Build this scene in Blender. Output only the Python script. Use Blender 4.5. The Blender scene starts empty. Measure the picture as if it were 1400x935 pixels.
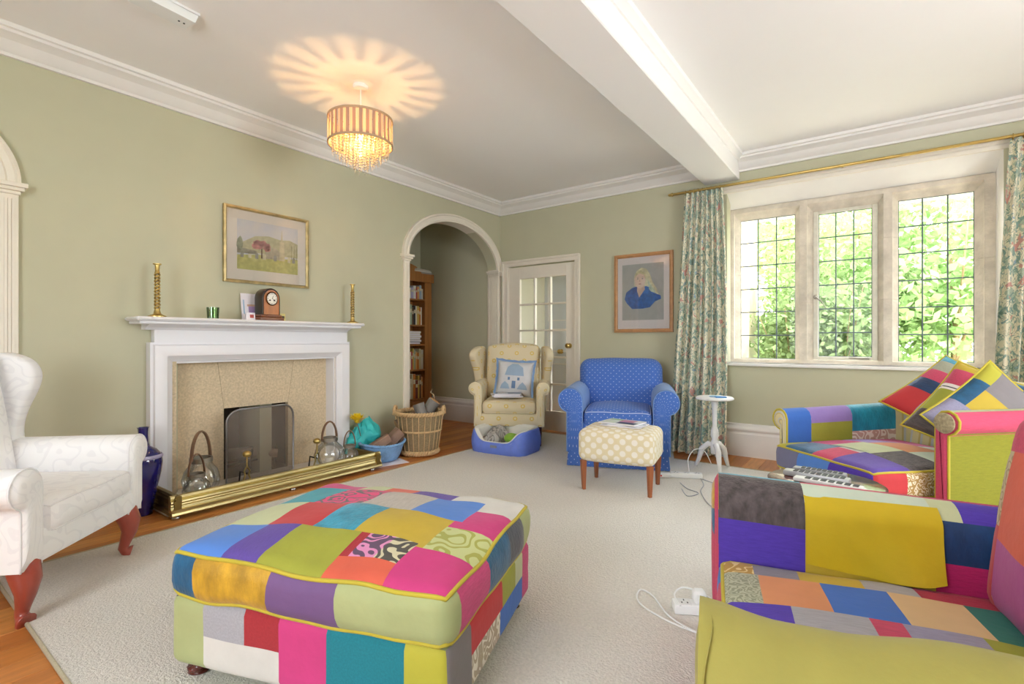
import bpy, bmesh, math, random
from mathutils import Vector, Matrix, noise
R = math.radians; PI = math.pi
rnd = random.Random(7)
scn = bpy.context.scene
COL = scn.collection

# ------------------------------------------------------------------ camera, world, exposure
F, CX, HY, CAMH, TH = 686.0, 700.0, 465.0, 1.10, R(36.3)
S_, C_ = math.sin(TH), math.cos(TH)
CAMX, CAMY = 3.98, 0.0
cam_d = bpy.data.cameras.new('camera'); cam = bpy.data.objects.new('camera', cam_d); COL.objects.link(cam)
cam.location = (CAMX, CAMY, CAMH); cam.rotation_euler = (R(90), 0, TH)
cam_d.sensor_width = 36; cam_d.lens = F / 1400 * 36; cam_d.shift_y = (HY - 467.5) / 1400
cam_d.clip_start = 0.02
scn.camera = cam

world = bpy.data.worlds.new('world'); scn.world = world; world.use_nodes = True
bg = world.node_tree.nodes['Background']
bg.inputs[0].default_value = (0.91, 0.96, 1.0, 1); bg.inputs[1].default_value = 5.3
sun_d = bpy.data.lights.new('sun', 'SUN'); sun_d.energy = 3.5; sun_d.angle = R(1); sun_d.color = (1, .95, .86)
sun = bpy.data.objects.new('sun', sun_d); COL.objects.link(sun); sun.rotation_euler = (0, R(38), R(-28))   # high, from the right-hand side of the house
scn.view_settings.view_transform = 'Standard'; scn.view_settings.look = 'None'
scn.view_settings.exposure = 1.55; scn.view_settings.gamma = 1.0
scn.view_settings.use_curve_mapping = False
scn.cycles.use_denoising = True
scn.cycles.max_bounces = 9; scn.cycles.diffuse_bounces = 6; scn.cycles.transparent_max_bounces = 16
scn.cycles.sample_clamp_indirect = 6.0; scn.cycles.caustics_reflective = False; scn.cycles.caustics_refractive = False

def portal(loc, rot, sx, sy):
    l = bpy.data.lights.new('daylight_portal', 'AREA'); l.shape = 'RECTANGLE'; l.size = sx; l.size_y = sy
    l.cycles.is_portal = True
    o = bpy.data.objects.new('daylight_portal', l); COL.objects.link(o); o.location = loc; o.rotation_euler = rot
portal((3.75, 5.50, 1.6), (R(-90), 0, 0), 2.0, 1.6)          # window in view
portal((3.1, -1.86, 1.55), (R(90), 0, 0), 1.6, 1.6)          # unseen window added behind the camera for fill daylight
portal((6.36, 2.3, 1.5), (0, R(90), 0), 1.5, 1.6)           # unseen window added in the right-hand wall for fill daylight

def hz(px, py, z=0.0):          # pixel -> point at height z
    d = F * (CAMH - z) / (py - HY); r = (px - CX) / F * d
    return Vector((CAMX + r * C_ - d * S_, CAMY + r * S_ + d * C_, z))

# ------------------------------------------------------------------ materials
def lin(h):
    if isinstance(h, str):
        h = h.lstrip('#'); c = [int(h[i:i + 2], 16) / 255 for i in (0, 2, 4)]
    else: c = list(h)
    return tuple(x / 12.92 if x <= .04045 else ((x + .055) / 1.055) ** 2.4 for x in c) + (1,)
class NT:
    def __init__(s, m): s.t = m.node_tree; s.n = s.t.nodes; s.l = s.t.links
    def new(s, k, **kw):
        n = s.n.new(k)
        for a, b in kw.items():
            if a.startswith('i_'):
                key = a[2:]; key = int(key) if key.isdigit() else key
                n.inputs[key].default_value = b
            else: setattr(n, a, b)
        return n
    def link(s, a, b): s.l.new(a, b)
MATS = {}
def mat(name, col='#808080', rough=.6, metal=0.0, var=.0, vscale=6, bump=0, bscale=60, sheen=0, coords='Object', stretch=(1, 1, 1), emit=None, col2=None, spec=.5, coat=0):
    if name in MATS: return MATS[name]
    m = bpy.data.materials.new(name); m.use_nodes = True; t = NT(m); p = t.n['Principled BSDF']; MATS[name] = m
    c = lin(col); p.inputs['Base Color'].default_value = c
    p.inputs['Roughness'].default_value = rough; p.inputs['Metallic'].default_value = metal
    p.inputs['Specular IOR Level'].default_value = spec
    if coat: p.inputs['Coat Weight'].default_value = coat; p.inputs['Coat Roughness'].default_value = .08
    if sheen: p.inputs['Sheen Weight'].default_value = sheen; p.inputs['Sheen Roughness'].default_value = .4
    if emit: p.inputs['Emission Color'].default_value = lin(emit[0]); p.inputs['Emission Strength'].default_value = emit[1]
    if var or bump or col2:
        tc = t.new('ShaderNodeTexCoord'); mp = t.new('ShaderNodeMapping'); mp.inputs['Scale'].default_value = stretch
        t.link(tc.outputs[coords], mp.inputs[0])
    if var or col2:
        nz = t.new('ShaderNodeTexNoise', i_Scale=vscale, i_Detail=5.0, i_Roughness=.6); t.link(mp.outputs[0], nz.inputs['Vector'])
        rp = t.new('ShaderNodeValToRGB'); rp.color_ramp.elements[0].position = .32; rp.color_ramp.elements[1].position = .68
        if col2: a, b = lin(col), lin(col2)
        else: a = tuple(x * (1 - var) for x in c[:3]) + (1,); b = tuple(min(1, x * (1 + var)) for x in c[:3]) + (1,)
        rp.color_ramp.elements[0].color = a; rp.color_ramp.elements[1].color = b
        t.link(nz.outputs['Fac'], rp.inputs[0]); t.link(rp.outputs[0], p.inputs['Base Color'])
    if bump:
        n2 = t.new('ShaderNodeTexNoise', i_Scale=bscale, i_Detail=4.0); t.link(mp.outputs[0], n2.inputs['Vector'])
        b = t.new('ShaderNodeBump', i_Strength=bump, i_Distance=.01); t.link(n2.outputs['Fac'], b.inputs['Height']); t.link(b.outputs[0], p.inputs['Normal'])
    return m
def fab(name, col, kind='plain'):
    """a patchwork cloth"""
    if name in MATS: return MATS[name]
    h_ = col.lstrip('#'); col = tuple(int(h_[i:i + 2], 16) / 255 * .90 for i in (0, 2, 4))
    if kind == 'velvet': return mat(name, col, .55, var=.32, vscale=16, bump=.25, bscale=90, sheen=.25, stretch=(1, 1, .5))
    if kind == 'weave': return mat(name, col, .85, var=.10, vscale=150, bump=.25, bscale=350, sheen=.1, stretch=(1, .15, 1))
    if kind == 'chenille': return mat(name, col, .8, var=.45, vscale=55, bump=.5, bscale=180, sheen=.2, stretch=(1, .6, .25))
    return mat(name, col, .75, var=.05, vscale=9, bump=.12, bscale=40, sheen=.12)
def pattern(name, base, builder, rough=.8):
    """cloth or paper whose print follows the piece's own metric UV"""
    if name in MATS: return MATS[name]
    m = bpy.data.materials.new(name); m.use_nodes = True; t = NT(m); MATS[name] = m
    p = t.n['Principled BSDF']; p.inputs['Roughness'].default_value = rough; p.inputs['Sheen Weight'].default_value = .1
    tc = t.new('ShaderNodeTexCoord')
    out = builder(t, tc.outputs['UV'], lin(base)); t.link(out, p.inputs['Base Color'])
    n2 = t.new('ShaderNodeTexNoise', i_Scale=250.0); t.link(tc.outputs['UV'], n2.inputs['Vector'])
    b = t.new('ShaderNodeBump', i_Strength=.15, i_Distance=.005); t.link(n2.outputs['Fac'], b.inputs['Height']); t.link(b.outputs[0], p.inputs['Normal'])
    return m
def mixc(t, fac, a, b):
    n = t.new('ShaderNodeMix', data_type='RGBA')
    t.link(fac, n.inputs[0])
    for s, x in ((6, a), (7, b)):
        if isinstance(x, tuple): n.inputs[s].default_value = x
        else: t.link(x, n.inputs[s])
    return n.outputs[2]
def ramp(t, fac, p0, p1):
    n = t.new('ShaderNodeMapRange', interpolation_type='SMOOTHSTEP'); n.inputs[1].default_value = p0; n.inputs[2].default_value = p1
    t.link(fac, n.inputs[0]); return n.outputs[0]
def mathn(t, op, a, b=0.0):
    n = t.new('ShaderNodeMath', operation=op)
    for i, x in enumerate((a, b)):
        if isinstance(x, (int, float)): n.inputs[i].default_value = x
        else: t.link(x, n.inputs[i])
    return n.outputs[0]
def mapped(t, uv, scale, rot=0):
    m = t.new('ShaderNodeMapping'); m.inputs['Scale'].default_value = (scale,) * 3; m.inputs['Rotation'].default_value = (0, 0, rot)
    t.link(uv, m.inputs[0]); return m.outputs[0]
def dots(scale, r0, r1, col, rot=R(45), ring=None):
    def f(t, uv, base):
        v = t.new('ShaderNodeTexVoronoi', voronoi_dimensions='2D'); v.inputs['Scale'].default_value = 1; v.inputs['Randomness'].default_value = 0
        t.link(mapped(t, uv, scale, rot), v.inputs['Vector'])
        o = mixc(t, ramp(t, v.outputs['Distance'], r0, r1), lin(col), base)
        if ring:
            o = mixc(t, ramp(t, v.outputs['Distance'], ring[0], ring[1]), lin(ring[2]), o)
        return o
    return f
def swirl(scale, col, lo=.45, hi=.55):
    def f(t, uv, base):
        nz = t.new('ShaderNodeTexNoise', i_Scale=scale * .5, i_Detail=1.0); t.link(uv, nz.inputs['Vector'])
        w = t.new('ShaderNodeMath', operation='SINE'); t.link(mathn(t, 'MULTIPLY', nz.outputs['Fac'], 42.0), w.inputs[0])
        return mixc(t, ramp(t, w.outputs[0], lo, hi), base, lin(col))
    return f
def stripes(scale, cols, rot=0):
    def f(t, uv, base):
        sep = t.new('ShaderNodeSeparateXYZ'); t.link(mapped(t, uv, scale, rot), sep.inputs[0])
        fr = mathn(t, 'FRACT', sep.outputs[0]); rp = t.new('ShaderNodeValToRGB'); rp.color_ramp.interpolation = 'CONSTANT'
        e = rp.color_ramp.elements
        while len(e) < len(cols): e.new(.5)
        for i, (p, c) in enumerate(cols): e[i].position = p; e[i].color = lin(c)
        t.link(fr, rp.inputs[0]); return rp.outputs[0]
    return f
def floral(t, uv, base):
    def nz(sc, w):
        n = t.new('ShaderNodeTexNoise', noise_dimensions='3D', i_Scale=sc, i_Detail=2.0, i_Distortion=1.2)
        mp = t.new('ShaderNodeMapping'); mp.inputs['Location'].default_value = (w, w, w); t.link(uv, mp.inputs[0]); t.link(mp.outputs[0], n.inputs['Vector']); return n.outputs['Fac']
    o = mixc(t, ramp(t, nz(13, 0), .52, .56), base, lin('#b3c0ac'))
    o = mixc(t, ramp(t, nz(15, 5), .56, .59), o, lin('#8aa39a'))
    w = mathn(t, 'SINE', mathn(t, 'MULTIPLY', nz(6, 2), 60.0))
    o = mixc(t, ramp(t, w, .9, .98), o, lin('#6f8a7c'))
    o = mixc(t, ramp(t, nz(9, 11), .62, .65), o, lin('#c9988c'))
    o = mixc(t, ramp(t, nz(20, 14), .66, .69), o, lin('#8fa9bd'))
    return o
def glassy(name, tint=(1, 1, 1), gloss=.08, rough=.02, opacity=0.0, dcol='#888888', fres=.6):
    if name in MATS: return MATS[name]
    m = bpy.data.materials.new(name); m.use_nodes = True; t = NT(m); MATS[name] = m
    out = t.n['Material Output']; t.n.remove(t.n['Principled BSDF'])
    tr = t.new('ShaderNodeBsdfTransparent'); tr.inputs[0].default_value = tuple(tint) + (1,)
    gl = t.new('ShaderNodeBsdfGlossy'); gl.inputs['Roughness'].default_value = rough
    lw = t.new('ShaderNodeLayerWeight'); lw.inputs[0].default_value = .35
    fac = mathn(t, 'ADD', mathn(t, 'MULTIPLY', lw.outputs['Fresnel'], fres), gloss)
    mx = t.new('ShaderNodeMixShader'); t.link(fac, mx.inputs[0]); t.link(tr.outputs[0], mx.inputs[1]); t.link(gl.outputs[0], mx.inputs[2])
    o = mx.outputs[0]
    if opacity:
        df = t.new('ShaderNodeBsdfDiffuse'); df.inputs[0].default_value = lin(dcol)
        m2 = t.new('ShaderNodeMixShader'); m2.inputs[0].default_value = opacity; t.link(o, m2.inputs[1]); t.link(df.outputs[0], m2.inputs[2]); o = m2.outputs[0]
    t.link(o, out.inputs[0]); return m
def translucent(name, col, tcol, fac=.5):
    if name in MATS: return MATS[name]
    m = bpy.data.materials.new(name); m.use_nodes = True; t = NT(m); MATS[name] = m
    out = t.n['Material Output']; t.n.remove(t.n['Principled BSDF'])
    a = t.new('ShaderNodeBsdfDiffuse'); a.inputs[0].default_value = lin(col)
    b = t.new('ShaderNodeBsdfTranslucent'); b.inputs[0].default_value = lin(tcol)
    mx = t.new('ShaderNodeMixShader'); mx.inputs[0].default_value = fac
    t.link(a.outputs[0], mx.inputs[1]); t.link(b.outputs[0], mx.inputs[2]); t.link(mx.outputs[0], out.inputs[0]); return m

M_WALL = mat('sage_wall_paint', '#c2c0a5', .85, var=.02, vscale=3, bump=.03, bscale=200)
M_WHITE = mat('white_gloss_paint', '#e9e6e2', .35, var=.015, vscale=8)
M_CREAM = mat('cream_gloss_paint', '#eae2d3', .4, var=.02, vscale=8)
M_CEIL = mat('ceiling_paint', '#f6f5f4', .9, var=.008, vscale=1.5)
M_STONE = mat('window_stone', '#d9cfbf', .9, var=.16, vscale=7, bump=.4, bscale=40)
M_SLIP = mat('hearth_stone', '#d2bf9f', .8, var=.16, vscale=70, bump=.2, bscale=120)
M_BRASS = mat('brass', '#c6ab68', .3, 1.0, var=.12, vscale=12)
M_OLDBRASS = mat('aged_brass', '#b3a06a', .34, 1.0, var=.22, vscale=10)
M_DARK = mat('soot', '#1c1918', .9, var=.4, vscale=8)
M_LEAD = mat('lead_came', '#5a626c', .5, .3)
M_GLASS = glassy('window_glass', (1, 1, 1), .0, fres=.12)
M_CLEAR = glassy('clear_glass', (.97, .98, .97), .10)
M_MAHOG = mat('red_mahogany', '#a0483a', .28, var=.18, vscale=12, stretch=(1, 1, .2), coat=.4)
M_DMAHOG = mat('dark_mahogany', '#5a2420', .25, var=.2, vscale=12, coat=.5)
M_PINE = mat('honey_pine', '#a8713c', .45, var=.2, vscale=10, stretch=(2, 2, .15))
M_WICKER = mat('pale_willow', '#cfae80', .7, var=.18, vscale=20)
M_WHITEPL = mat('white_plastic', '#eef0f0', .35)
M_PIPE = fab('yellow_piping_cloth', '#d6c33c')

# ------------------------------------------------------------------ mesh helpers
class MB:
    def __init__(s): s.v = []; s.f = []; s.uv = []; s.nrm = None
    def add(s, vs, fs, uvs=None):
        o = len(s.v); s.v += [tuple(v) for v in vs]; s.uv += list(uvs) if uvs else [(0, 0)] * len(vs)
        s.f += [tuple(i + o for i in f) for f in fs]; return s
    def bm(s, bm, M=None):
        bm.verts.ensure_lookup_table(); bm.verts.index_update()
        vs = [(M @ v.co if M else v.co.copy()) for v in bm.verts]
        s.add(vs, [[v.index for v in f.verts] for f in bm.faces]); bm.free(); return s
    def box(s, c, d, bev=0, M=None, seg=1):
        b = bmesh.new(); bmesh.ops.create_cube(b, size=1)
        for v in b.verts: v.co = Vector((v.co.x * d[0], v.co.y * d[1], v.co.z * d[2]))
        if bev: bmesh.ops.bevel(b, geom=list(b.edges), offset=bev, segments=seg, profile=.5, affect='EDGES')
        T = Matrix.Translation(c)
        return s.bm(b, (M @ T) if M else T)
    def bb(s, x0, x1, y0, y1, z0, z1, bev=0): return s.box(((x0 + x1) / 2, (y0 + y1) / 2, (z0 + z1) / 2), (abs(x1 - x0), abs(y1 - y0), abs(z1 - z0)), bev)
    def lathe(s, prof, n=24, M=None, cap=True):
        vs = []; fs = []
        for r, z in prof:
            for i in range(n): a = 2 * PI * i / n; vs.append(Vector((r * math.cos(a), r * math.sin(a), z)))
        for j in range(len(prof) - 1):
            for i in range(n): k = (i + 1) % n; fs.append((j * n + i, j * n + k, (j + 1) * n + k, (j + 1) * n + i))
        if cap:
            if prof[0][0] > 1e-4: fs.append(tuple(range(n - 1, -1, -1)))
            if prof[-1][0] > 1e-4: fs.append(tuple((len(prof) - 1) * n + i for i in range(n)))
        if M: vs = [M @ v for v in vs]
        return s.add(vs, fs)
    def tube(s, pts, rad, n=8, closed=False, M=None, flat=1.0):
        pts = [Vector(p) for p in pts]; N = len(pts); vs = []; fs = []; up = Vector((0, 0, 1)); prev = None
        for i, p in enumerate(pts):
            a = pts[(i - 1) % N] if (closed or i > 0) else p; b = pts[(i + 1) % N] if (closed or i < N - 1) else p
            d = (b - a).normalized() if (b - a).length > 1e-9 else Vector((0, 0, 1))
            if prev is None:
                u = d.cross(up) if abs(d.z) < .95 else d.cross(Vector((1, 0, 0)))
            else: u = prev - d * prev.dot(d)
            u.normalize(); prev = u; w = d.cross(u)
            r = rad[i] if isinstance(rad, (list, tuple)) else rad
            for k in range(n): t = 2 * PI * k / n; vs.append(p + u * math.cos(t) * r + w * math.sin(t) * r * flat)
        for i in range(N if closed else N - 1):
            j = (i + 1) % N
            for k in range(n): q = (k + 1) % n; fs.append((i * n + k, i * n + q, j * n + q, j * n + k))
        if not closed: fs.append(tuple(range(n - 1, -1, -1))); fs.append(tuple((N - 1) * n + k for k in range(n)))
        if M: vs = [M @ v for v in vs]
        return s.add(vs, fs)
    def prism(s, poly, depth, M=None, bev=0, seg=2):
        """2-D outline in local xz, extruded along +y"""
        b = bmesh.new(); vs = [b.verts.new((x, 0, z)) for x, z in poly]; f = b.faces.new(vs)
        r = bmesh.ops.extrude_face_region(b, geom=[f])
        for g in r['geom']:
            if isinstance(g, bmesh.types.BMVert): g.co.y += depth
        bmesh.ops.recalc_face_normals(b, faces=list(b.faces))
        if bev:
            es = [e for e in b.edges if abs(e.verts[0].co.y - e.verts[1].co.y) < 1e-6]
            bmesh.ops.bevel(b, geom=es, offset=bev, segments=seg, profile=.5, affect='EDGES')
        return s.bm(b, M)
    def sheet(s, fn, nu, nv, rect=(0, 1, 0, 1), size=(1, 1), flip=False):
        u0, u1, v0, v1 = rect; vs = []; uv = []; fs = []
        for j in range(nv + 1):
            for i in range(nu + 1):
                u = u0 + (u1 - u0) * i / nu; v = v0 + (v1 - v0) * j / nv
                vs.append(fn(u, v)); uv.append((u * size[0], v * size[1]))
        for j in range(nv):
            for i in range(nu):
                a = j * (nu + 1) + i; q = (a, a + 1, a + nu + 2, a + nu + 1); fs.append(q[::-1] if flip else q)
        return s.add(vs, fs, uv)
    def build(s, name, m, parent=None, smooth=35, loc=None, normals=None):
        me = bpy.data.meshes.new(name); me.from_pydata(s.v, [], s.f); me.update()
        if any(u != (0, 0) for u in s.uv):
            L = me.uv_layers.new(name='UVMap')
            for lp in me.loops: L.data[lp.index].uv = s.uv[lp.vertex_index]
        me.materials.append(m)
        if smooth:
            me.polygons.foreach_set('use_smooth', [True] * len(me.polygons))
            if smooth < 180: me.set_sharp_from_angle(angle=R(smooth))
        if normals: me.normals_split_custom_set_from_vertices(normals)
        o = bpy.data.objects.new(name, me); COL.objects.link(o)
        if parent: o.parent = parent
        if loc: o.location = loc
        return o
def tag(o, label=None, cat=None, group=None, kind=None):
    for k, v in (('label', label), ('category', cat), ('group', group), ('kind', kind)):
        if v: o[k] = v
    return o
def thing(name, label, cat, loc=(0, 0, 0), rz=0, group=None):
    o = bpy.data.objects.new(name, None); COL.objects.link(o); o.empty_display_size = .1
    o.location = loc; o.rotation_euler = (0, 0, rz); return tag(o, label, cat, group)
def struct(name, mb, m, parent=None, smooth=0, label=None):
    o = mb.build(name, m, parent, smooth)
    if not parent: o['kind'] = 'structure'
    if label: o['label'] = label
    return o
def copy_tree(o, parent=None):
    c = o.copy(); COL.objects.link(c); c.parent = parent
    for ch in list(o.children): copy_tree(ch, c)
    return c
def lerp(a, b, t): return a + (b - a) * t
def polyline(P):
    """arc-length parametrised polyline"""
    P = [Vector((p[0], p[1], 0)) for p in P]; L = [0]
    for a, b in zip(P, P[1:]): L.append(L[-1] + (b - a).length)
    def f(t):
        d = max(0, min(1, t)) * L[-1]
        for i in range(len(P) - 1):
            if d <= L[i + 1] or i == len(P) - 2:
                k = (d - L[i]) / max(1e-9, L[i + 1] - L[i]); return P[i].lerp(P[i + 1], k)
    f.length = L[-1]; return f
def rbox(sx, sy, sz, r, puff=(0, 0, 0), c=(0, 0, 0), wr=0, wf=7, M=None, seed=0):
    """rounded, stuffed block: returns P(side, u, v)"""
    h = Vector((sx / 2, sy / 2, sz / 2)); inn = Vector([max(0, a - r) for a in h]); c = Vector(c)
    def P(side, u, v):
        a, b = 2 * u - 1, 2 * v - 1
        p = {'top': (a * h.x, b * h.y, h.z), 'bottom': (a * h.x, -b * h.y, -h.z), 'front': (a * h.x, -h.y, b * h.z), 'back': (-a * h.x, h.y, b * h.z),
             'right': (h.x, a * h.y, b * h.z), 'left': (-h.x, -a * h.y, b * h.z)}[side]
        p = Vector(p); q = Vector([max(-i, min(i, x)) for x, i in zip(p, inn)]); d = p - q
        if d.length > 1e-9: p = q + d.normalized() * r
        e = [1 - min(1, abs(p[k]) / h[k]) ** 2 for k in range(3)]
        p = p + Vector((puff[0] * e[1] * e[2] * p.x / h.x, puff[1] * e[0] * e[2] * p.y / h.y, puff[2] * e[0] * e[1] * p.z / h.z))
        if wr: p = p + Vector((0, 0, 1)) * noise.noise(p * wf + Vector((seed, seed, seed))) * wr + Vector((1, 1, 0)) * noise.noise(p * wf * 1.3 + Vector((9 + seed, 4, 2))) * wr * .5
        p = p + c
        return M @ p if M else p
    P.dim = {'top': (sx, sy), 'bottom': (sx, sy), 'front': (sx, sz), 'back': (sx, sz), 'left': (sy, sz), 'right': (sy, sz)}
    return P
SIDES = ('top', 'bottom', 'front', 'back', 'left', 'right')
def rbox_mb(P, step=.03, sides=SIDES, mb=None):
    mb = mb or MB()
    for sd in sides:
        w, d = P.dim[sd]; mb.sheet(lambda u, v: P(sd, u, v), max(4, int(w / step)), max(4, int(d / step)), size=(w, d))
    return mb
def cushion_part(name, P, m, parent, step=.03): return rbox_mb(P, step).build(name, m, parent, 180)
def num_normal(fn, u, v, e=2e-3):
    a = fn(min(1, u + e), v) - fn(max(0, u - e), v); b = fn(u, min(1, v + e)) - fn(u, max(0, v - e)); n = a.cross(b)
    return n.normalized() if n.length > 1e-12 else Vector((0, 0, 1))
def patches(parent, fn, size, rects, step=.03, lift=.0015, ref=None):
    """each rectangle of cloth is sewn on as a piece of its own"""
    for u0, u1, v0, v1, m in rects:
        mb = MB(); nu = max(2, int((u1 - u0) * size[0] / step) + 1); nv = max(2, int((v1 - v0) * size[1] / step) + 1); nr = []
        for j in range(nv + 1):
            for i in range(nu + 1): nr.append(num_normal(fn, lerp(u0, u1, i / nu), lerp(v0, v1, j / nv)))
        mb.sheet(fn, nu, nv, (u0, u1, v0, v1), size)
        if ref is not None:                      # turn outwards
            mid_ = fn((u0 + u1) / 2, (v0 + v1) / 2); k_ = num_normal(fn, (u0 + u1) / 2, (v0 + v1) / 2)
            if k_.dot(mid_ - ref) < 0: nr = [-n for n in nr]; mb.f = [q[::-1] for q in mb.f]
        # edge tucked into the seam
        for j in range(nv + 1):
            for i in range(nu + 1):
                k = j * (nu + 1) + i; l = lift if (0 < i < nu and 0 < j < nv) else 0
                mb.v[k] = tuple(Vector(mb.v[k]) + nr[k] * l)
        mb.build('patch', MATS[m] if isinstance(m, str) else m, parent, 180, normals=nr)
def cols(us, v0, v1, ms): return [(us[i], us[i + 1], v0, v1, ms[i]) for i in range(len(ms))]
def edge_loop(P, side='top', n=14, inset=0):
    pts = []
    for i in range(n): pts.append(P(side, i / n, 0))
    for i in range(n): pts.append(P(side, 1, i / n))
    for i in range(n): pts.append(P(side, 1 - i / n, 1))
    for i in range(n): pts.append(P(side, 0, 1 - i / n))
    return pts
def roll_profile(xi, sg, t, r, z0, zt):
    """cross-section of a rolled arm; xi inner face, sg the outward side"""
    P = [(xi, z0), (xi, lerp(z0, zt - r, .5)), (xi, zt - r)]
    kk = (t - r) / r; end = -math.acos(kk) if kk < .98 else R(-10)
    for k in range(1, 15):
        a = PI - k / 14 * (PI - end); P.append((xi + sg * (r + r * math.cos(a)), zt - r + r * math.sin(a)))
    P += [(xi + sg * t, zt - 2.0 * r), (xi + sg * t, lerp(z0, zt - 2 * r, .5)), (xi + sg * t, z0)]
    return P
def roll_arm(xi, sg, t, r, z0, zt, y0, y1, rise=0.0, wob=0):
    pf = polyline(roll_profile(xi, sg, t, r, z0, zt)); ctr = Vector((xi + sg * t * .5, zt - r * 1.3, 0))
    def body(u, v):
        p = pf(v); w = noise.noise(Vector((p.x * 6, u * 4, p.y * 6))) * wob if wob else 0
        z = p.y + rise * u * (max(0, p.y - z0) / (zt - z0)); return Vector((p.x + w, lerp(y0, y1, u), z + w))
    def cap(u, v):
        p = pf(v); q = ctr.lerp(p, u); return Vector((q.x, y0 - .022 * math.sqrt(max(0, 1 - u ** 4)), q.y))
    pa, pb = pf(0), pf(1)
    def foot(u, v):
        p = pb.lerp(pa, v); q = ctr.lerp(p, u); return Vector((q.x, y0 - .022 * math.sqrt(max(0, 1 - u ** 4)), q.y))
    body.length = pf.length; body.foot = foot; body.ref = Vector((ctr.x, (y0 + y1) / 2, ctr.y))
    return body, cap
def arm_part(name, args, m, parent, inset=0.0, **kw):
    body, cap = roll_arm(*args, **kw); mb = MB(); L = abs(args[7] - args[6])
    def core(u, v):
        p = body(u, v)
        if not inset: return p
        n = num_normal(body, u, v); n = n if n.dot(p - Vector((body.ref.x, p.y, p.z if p.z < body.ref.z else body.ref.z))) > 0 else -n
        return p - n * inset
    mb.sheet(core, 14, 44, size=(L, body.length), flip=args[1] > 0)
    cp = (lambda u, v: cap(u * .985, v) + Vector((0, .004, 0))) if inset else cap
    mb.sheet(cp, 6, 44, size=(.15, body.length), flip=args[1] < 0)
    mb.sheet(body.foot, 6, 6, size=(.15, .2), flip=args[1] < 0)
    o = mb.build(name, m, parent, 180); return o, body, cap
def extrude_profile(mb, prof, p0, p1, out):
    """moulding: prof = (distance out from wall, height), run from p0 to p1"""
    p0, p1, out = Vector(p0), Vector(p1), Vector(out); n = len(prof)
    vs = [p + out * a + Vector((0, 0, b)) for p in (p0, p1) for a, b in prof]
    fs = [(i, (i + 1) % n, n + (i + 1) % n, n + i) for i in range(n)] + [tuple(range(n - 1, -1, -1)), tuple(range(n, 2 * n))]
    return mb.add(vs, fs)

# ------------------------------------------------------------------ the room
WY, CZ = 5.15, 2.845              # window wall, ceiling
XR, YB = 6.40, -1.90              # unseen right and rear walls
def arch_z(y, a, b, zs=1.95, rise=.51): k = (y - (a + b) / 2) / ((b - a) / 2); return zs + rise * math.sqrt(max(0, 1 - k * k))
ARCH = [(3.584, 5.08), (-.94, .565)]
mb = MB(); T = -.14
ys = [YB, WY, 1.45, 2.70]
for a, b in ARCH: ys += [a + (b - a) * (1 - math.cos(PI * i / 40)) / 2 for i in range(41)]
ys = sorted(set(ys))
def zlow(y):
    if 1.45 < y < 2.70: return .97, .97
    return 0, 0
for y0, y1 in zip(ys, ys[1:]):
    m_ = (y0 + y1) / 2; z0 = z1 = 0
    for a, b in ARCH:
        if a < m_ < b: z0, z1 = arch_z(y0, a, b), arch_z(y1, a, b)
    if 1.45 < m_ < 2.70: z0 = z1 = .97
    mb.add([(0, y0, z0), (0, y1, z1), (0, y1, CZ), (0, y0, CZ), (T, y0, z0), (T, y1, z1), (T, y1, CZ), (T, y0, CZ)], [(0, 1, 2, 3), (5, 4, 7, 6), (4, 5, 1, 0)])
for y, z in ((ARCH[0][0], 1.95), (ARCH[0][1], 1.95), (ARCH[1][0], 1.95), (ARCH[1][1], 1.95), (1.45, .97), (2.70, .97)):
    mb.add([(0, y, 0), (T, y, 0), (T, y, z), (0, y, z)], [(0, 1, 2, 3)])
struct('wall_left', mb, M_WALL)

DX0, DX1, DZ = .135, 1.125, 2.03               # door opening
WX0, WX1, WZ0, WZ1 = 2.78, 4.715, .885, 2.52   # window opening, room side
mb = MB(); Y2 = WY + .14
def wallrect(x0, x1, z0, z1): mb.add([(x0, WY, z0), (x1, WY, z0), (x1, WY, z1), (x0, WY, z1), (x0, Y2, z0), (x1, Y2, z0), (x1, Y2, z1), (x0, Y2, z1)], [(0, 1, 2, 3), (7, 6, 5, 4), (4, 5, 1, 0), (2, 6, 7, 3), (0, 3, 7, 4), (1, 5, 6, 2)])
for r_ in ((-.14, DX0, 0, CZ), (DX0, DX1, DZ, CZ), (DX1, WX0, 0, CZ), (WX0, WX1, 0, WZ0), (WX0, WX1, WZ1, CZ), (WX1, XR, 0, CZ)): wallrect(*r_)
struct('wall_window', mb, M_WALL)
# splayed white window reveal running back to the stone frame
SY = 5.36
mb = MB()
X0i, X1i, Zti = 2.765, 4.70, 2.405
mb.add([(WX0, WY, WZ1), (WX1, WY, WZ1), (X1i, SY, Zti), (X0i, SY, Zti)], [(0, 1, 2, 3)])
mb.add([(WX0, WY, WZ0), (WX0, WY, WZ1), (X0i, SY, Zti), (X0i, SY, WZ0)], [(3, 2, 1, 0)])
mb.add([(WX1, WY, WZ0), (WX1, WY, WZ1), (X1i, SY, Zti), (X1i, SY, WZ0)], [(0, 1, 2, 3)])
mb.bb(X0i, X1i, 5.465, SY + .3, 2.31, CZ).bb(WX0 - .02, WX1 + .02, 5.29, SY + .3, Zti + .12, CZ).bb(X0i - .35, X0i, 5.295, SY + .3, .3, CZ).bb(X1i, X1i + .35, 5.295, SY + .3, .3, CZ).bb(X0i, X1i, 5.295, SY + .3, .2, WZ0 - .01)
struct('trim_1', mb, M_WHITE, label='white splayed window reveal and soffit')
mb = MB()   # moulded architrave over the window
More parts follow.
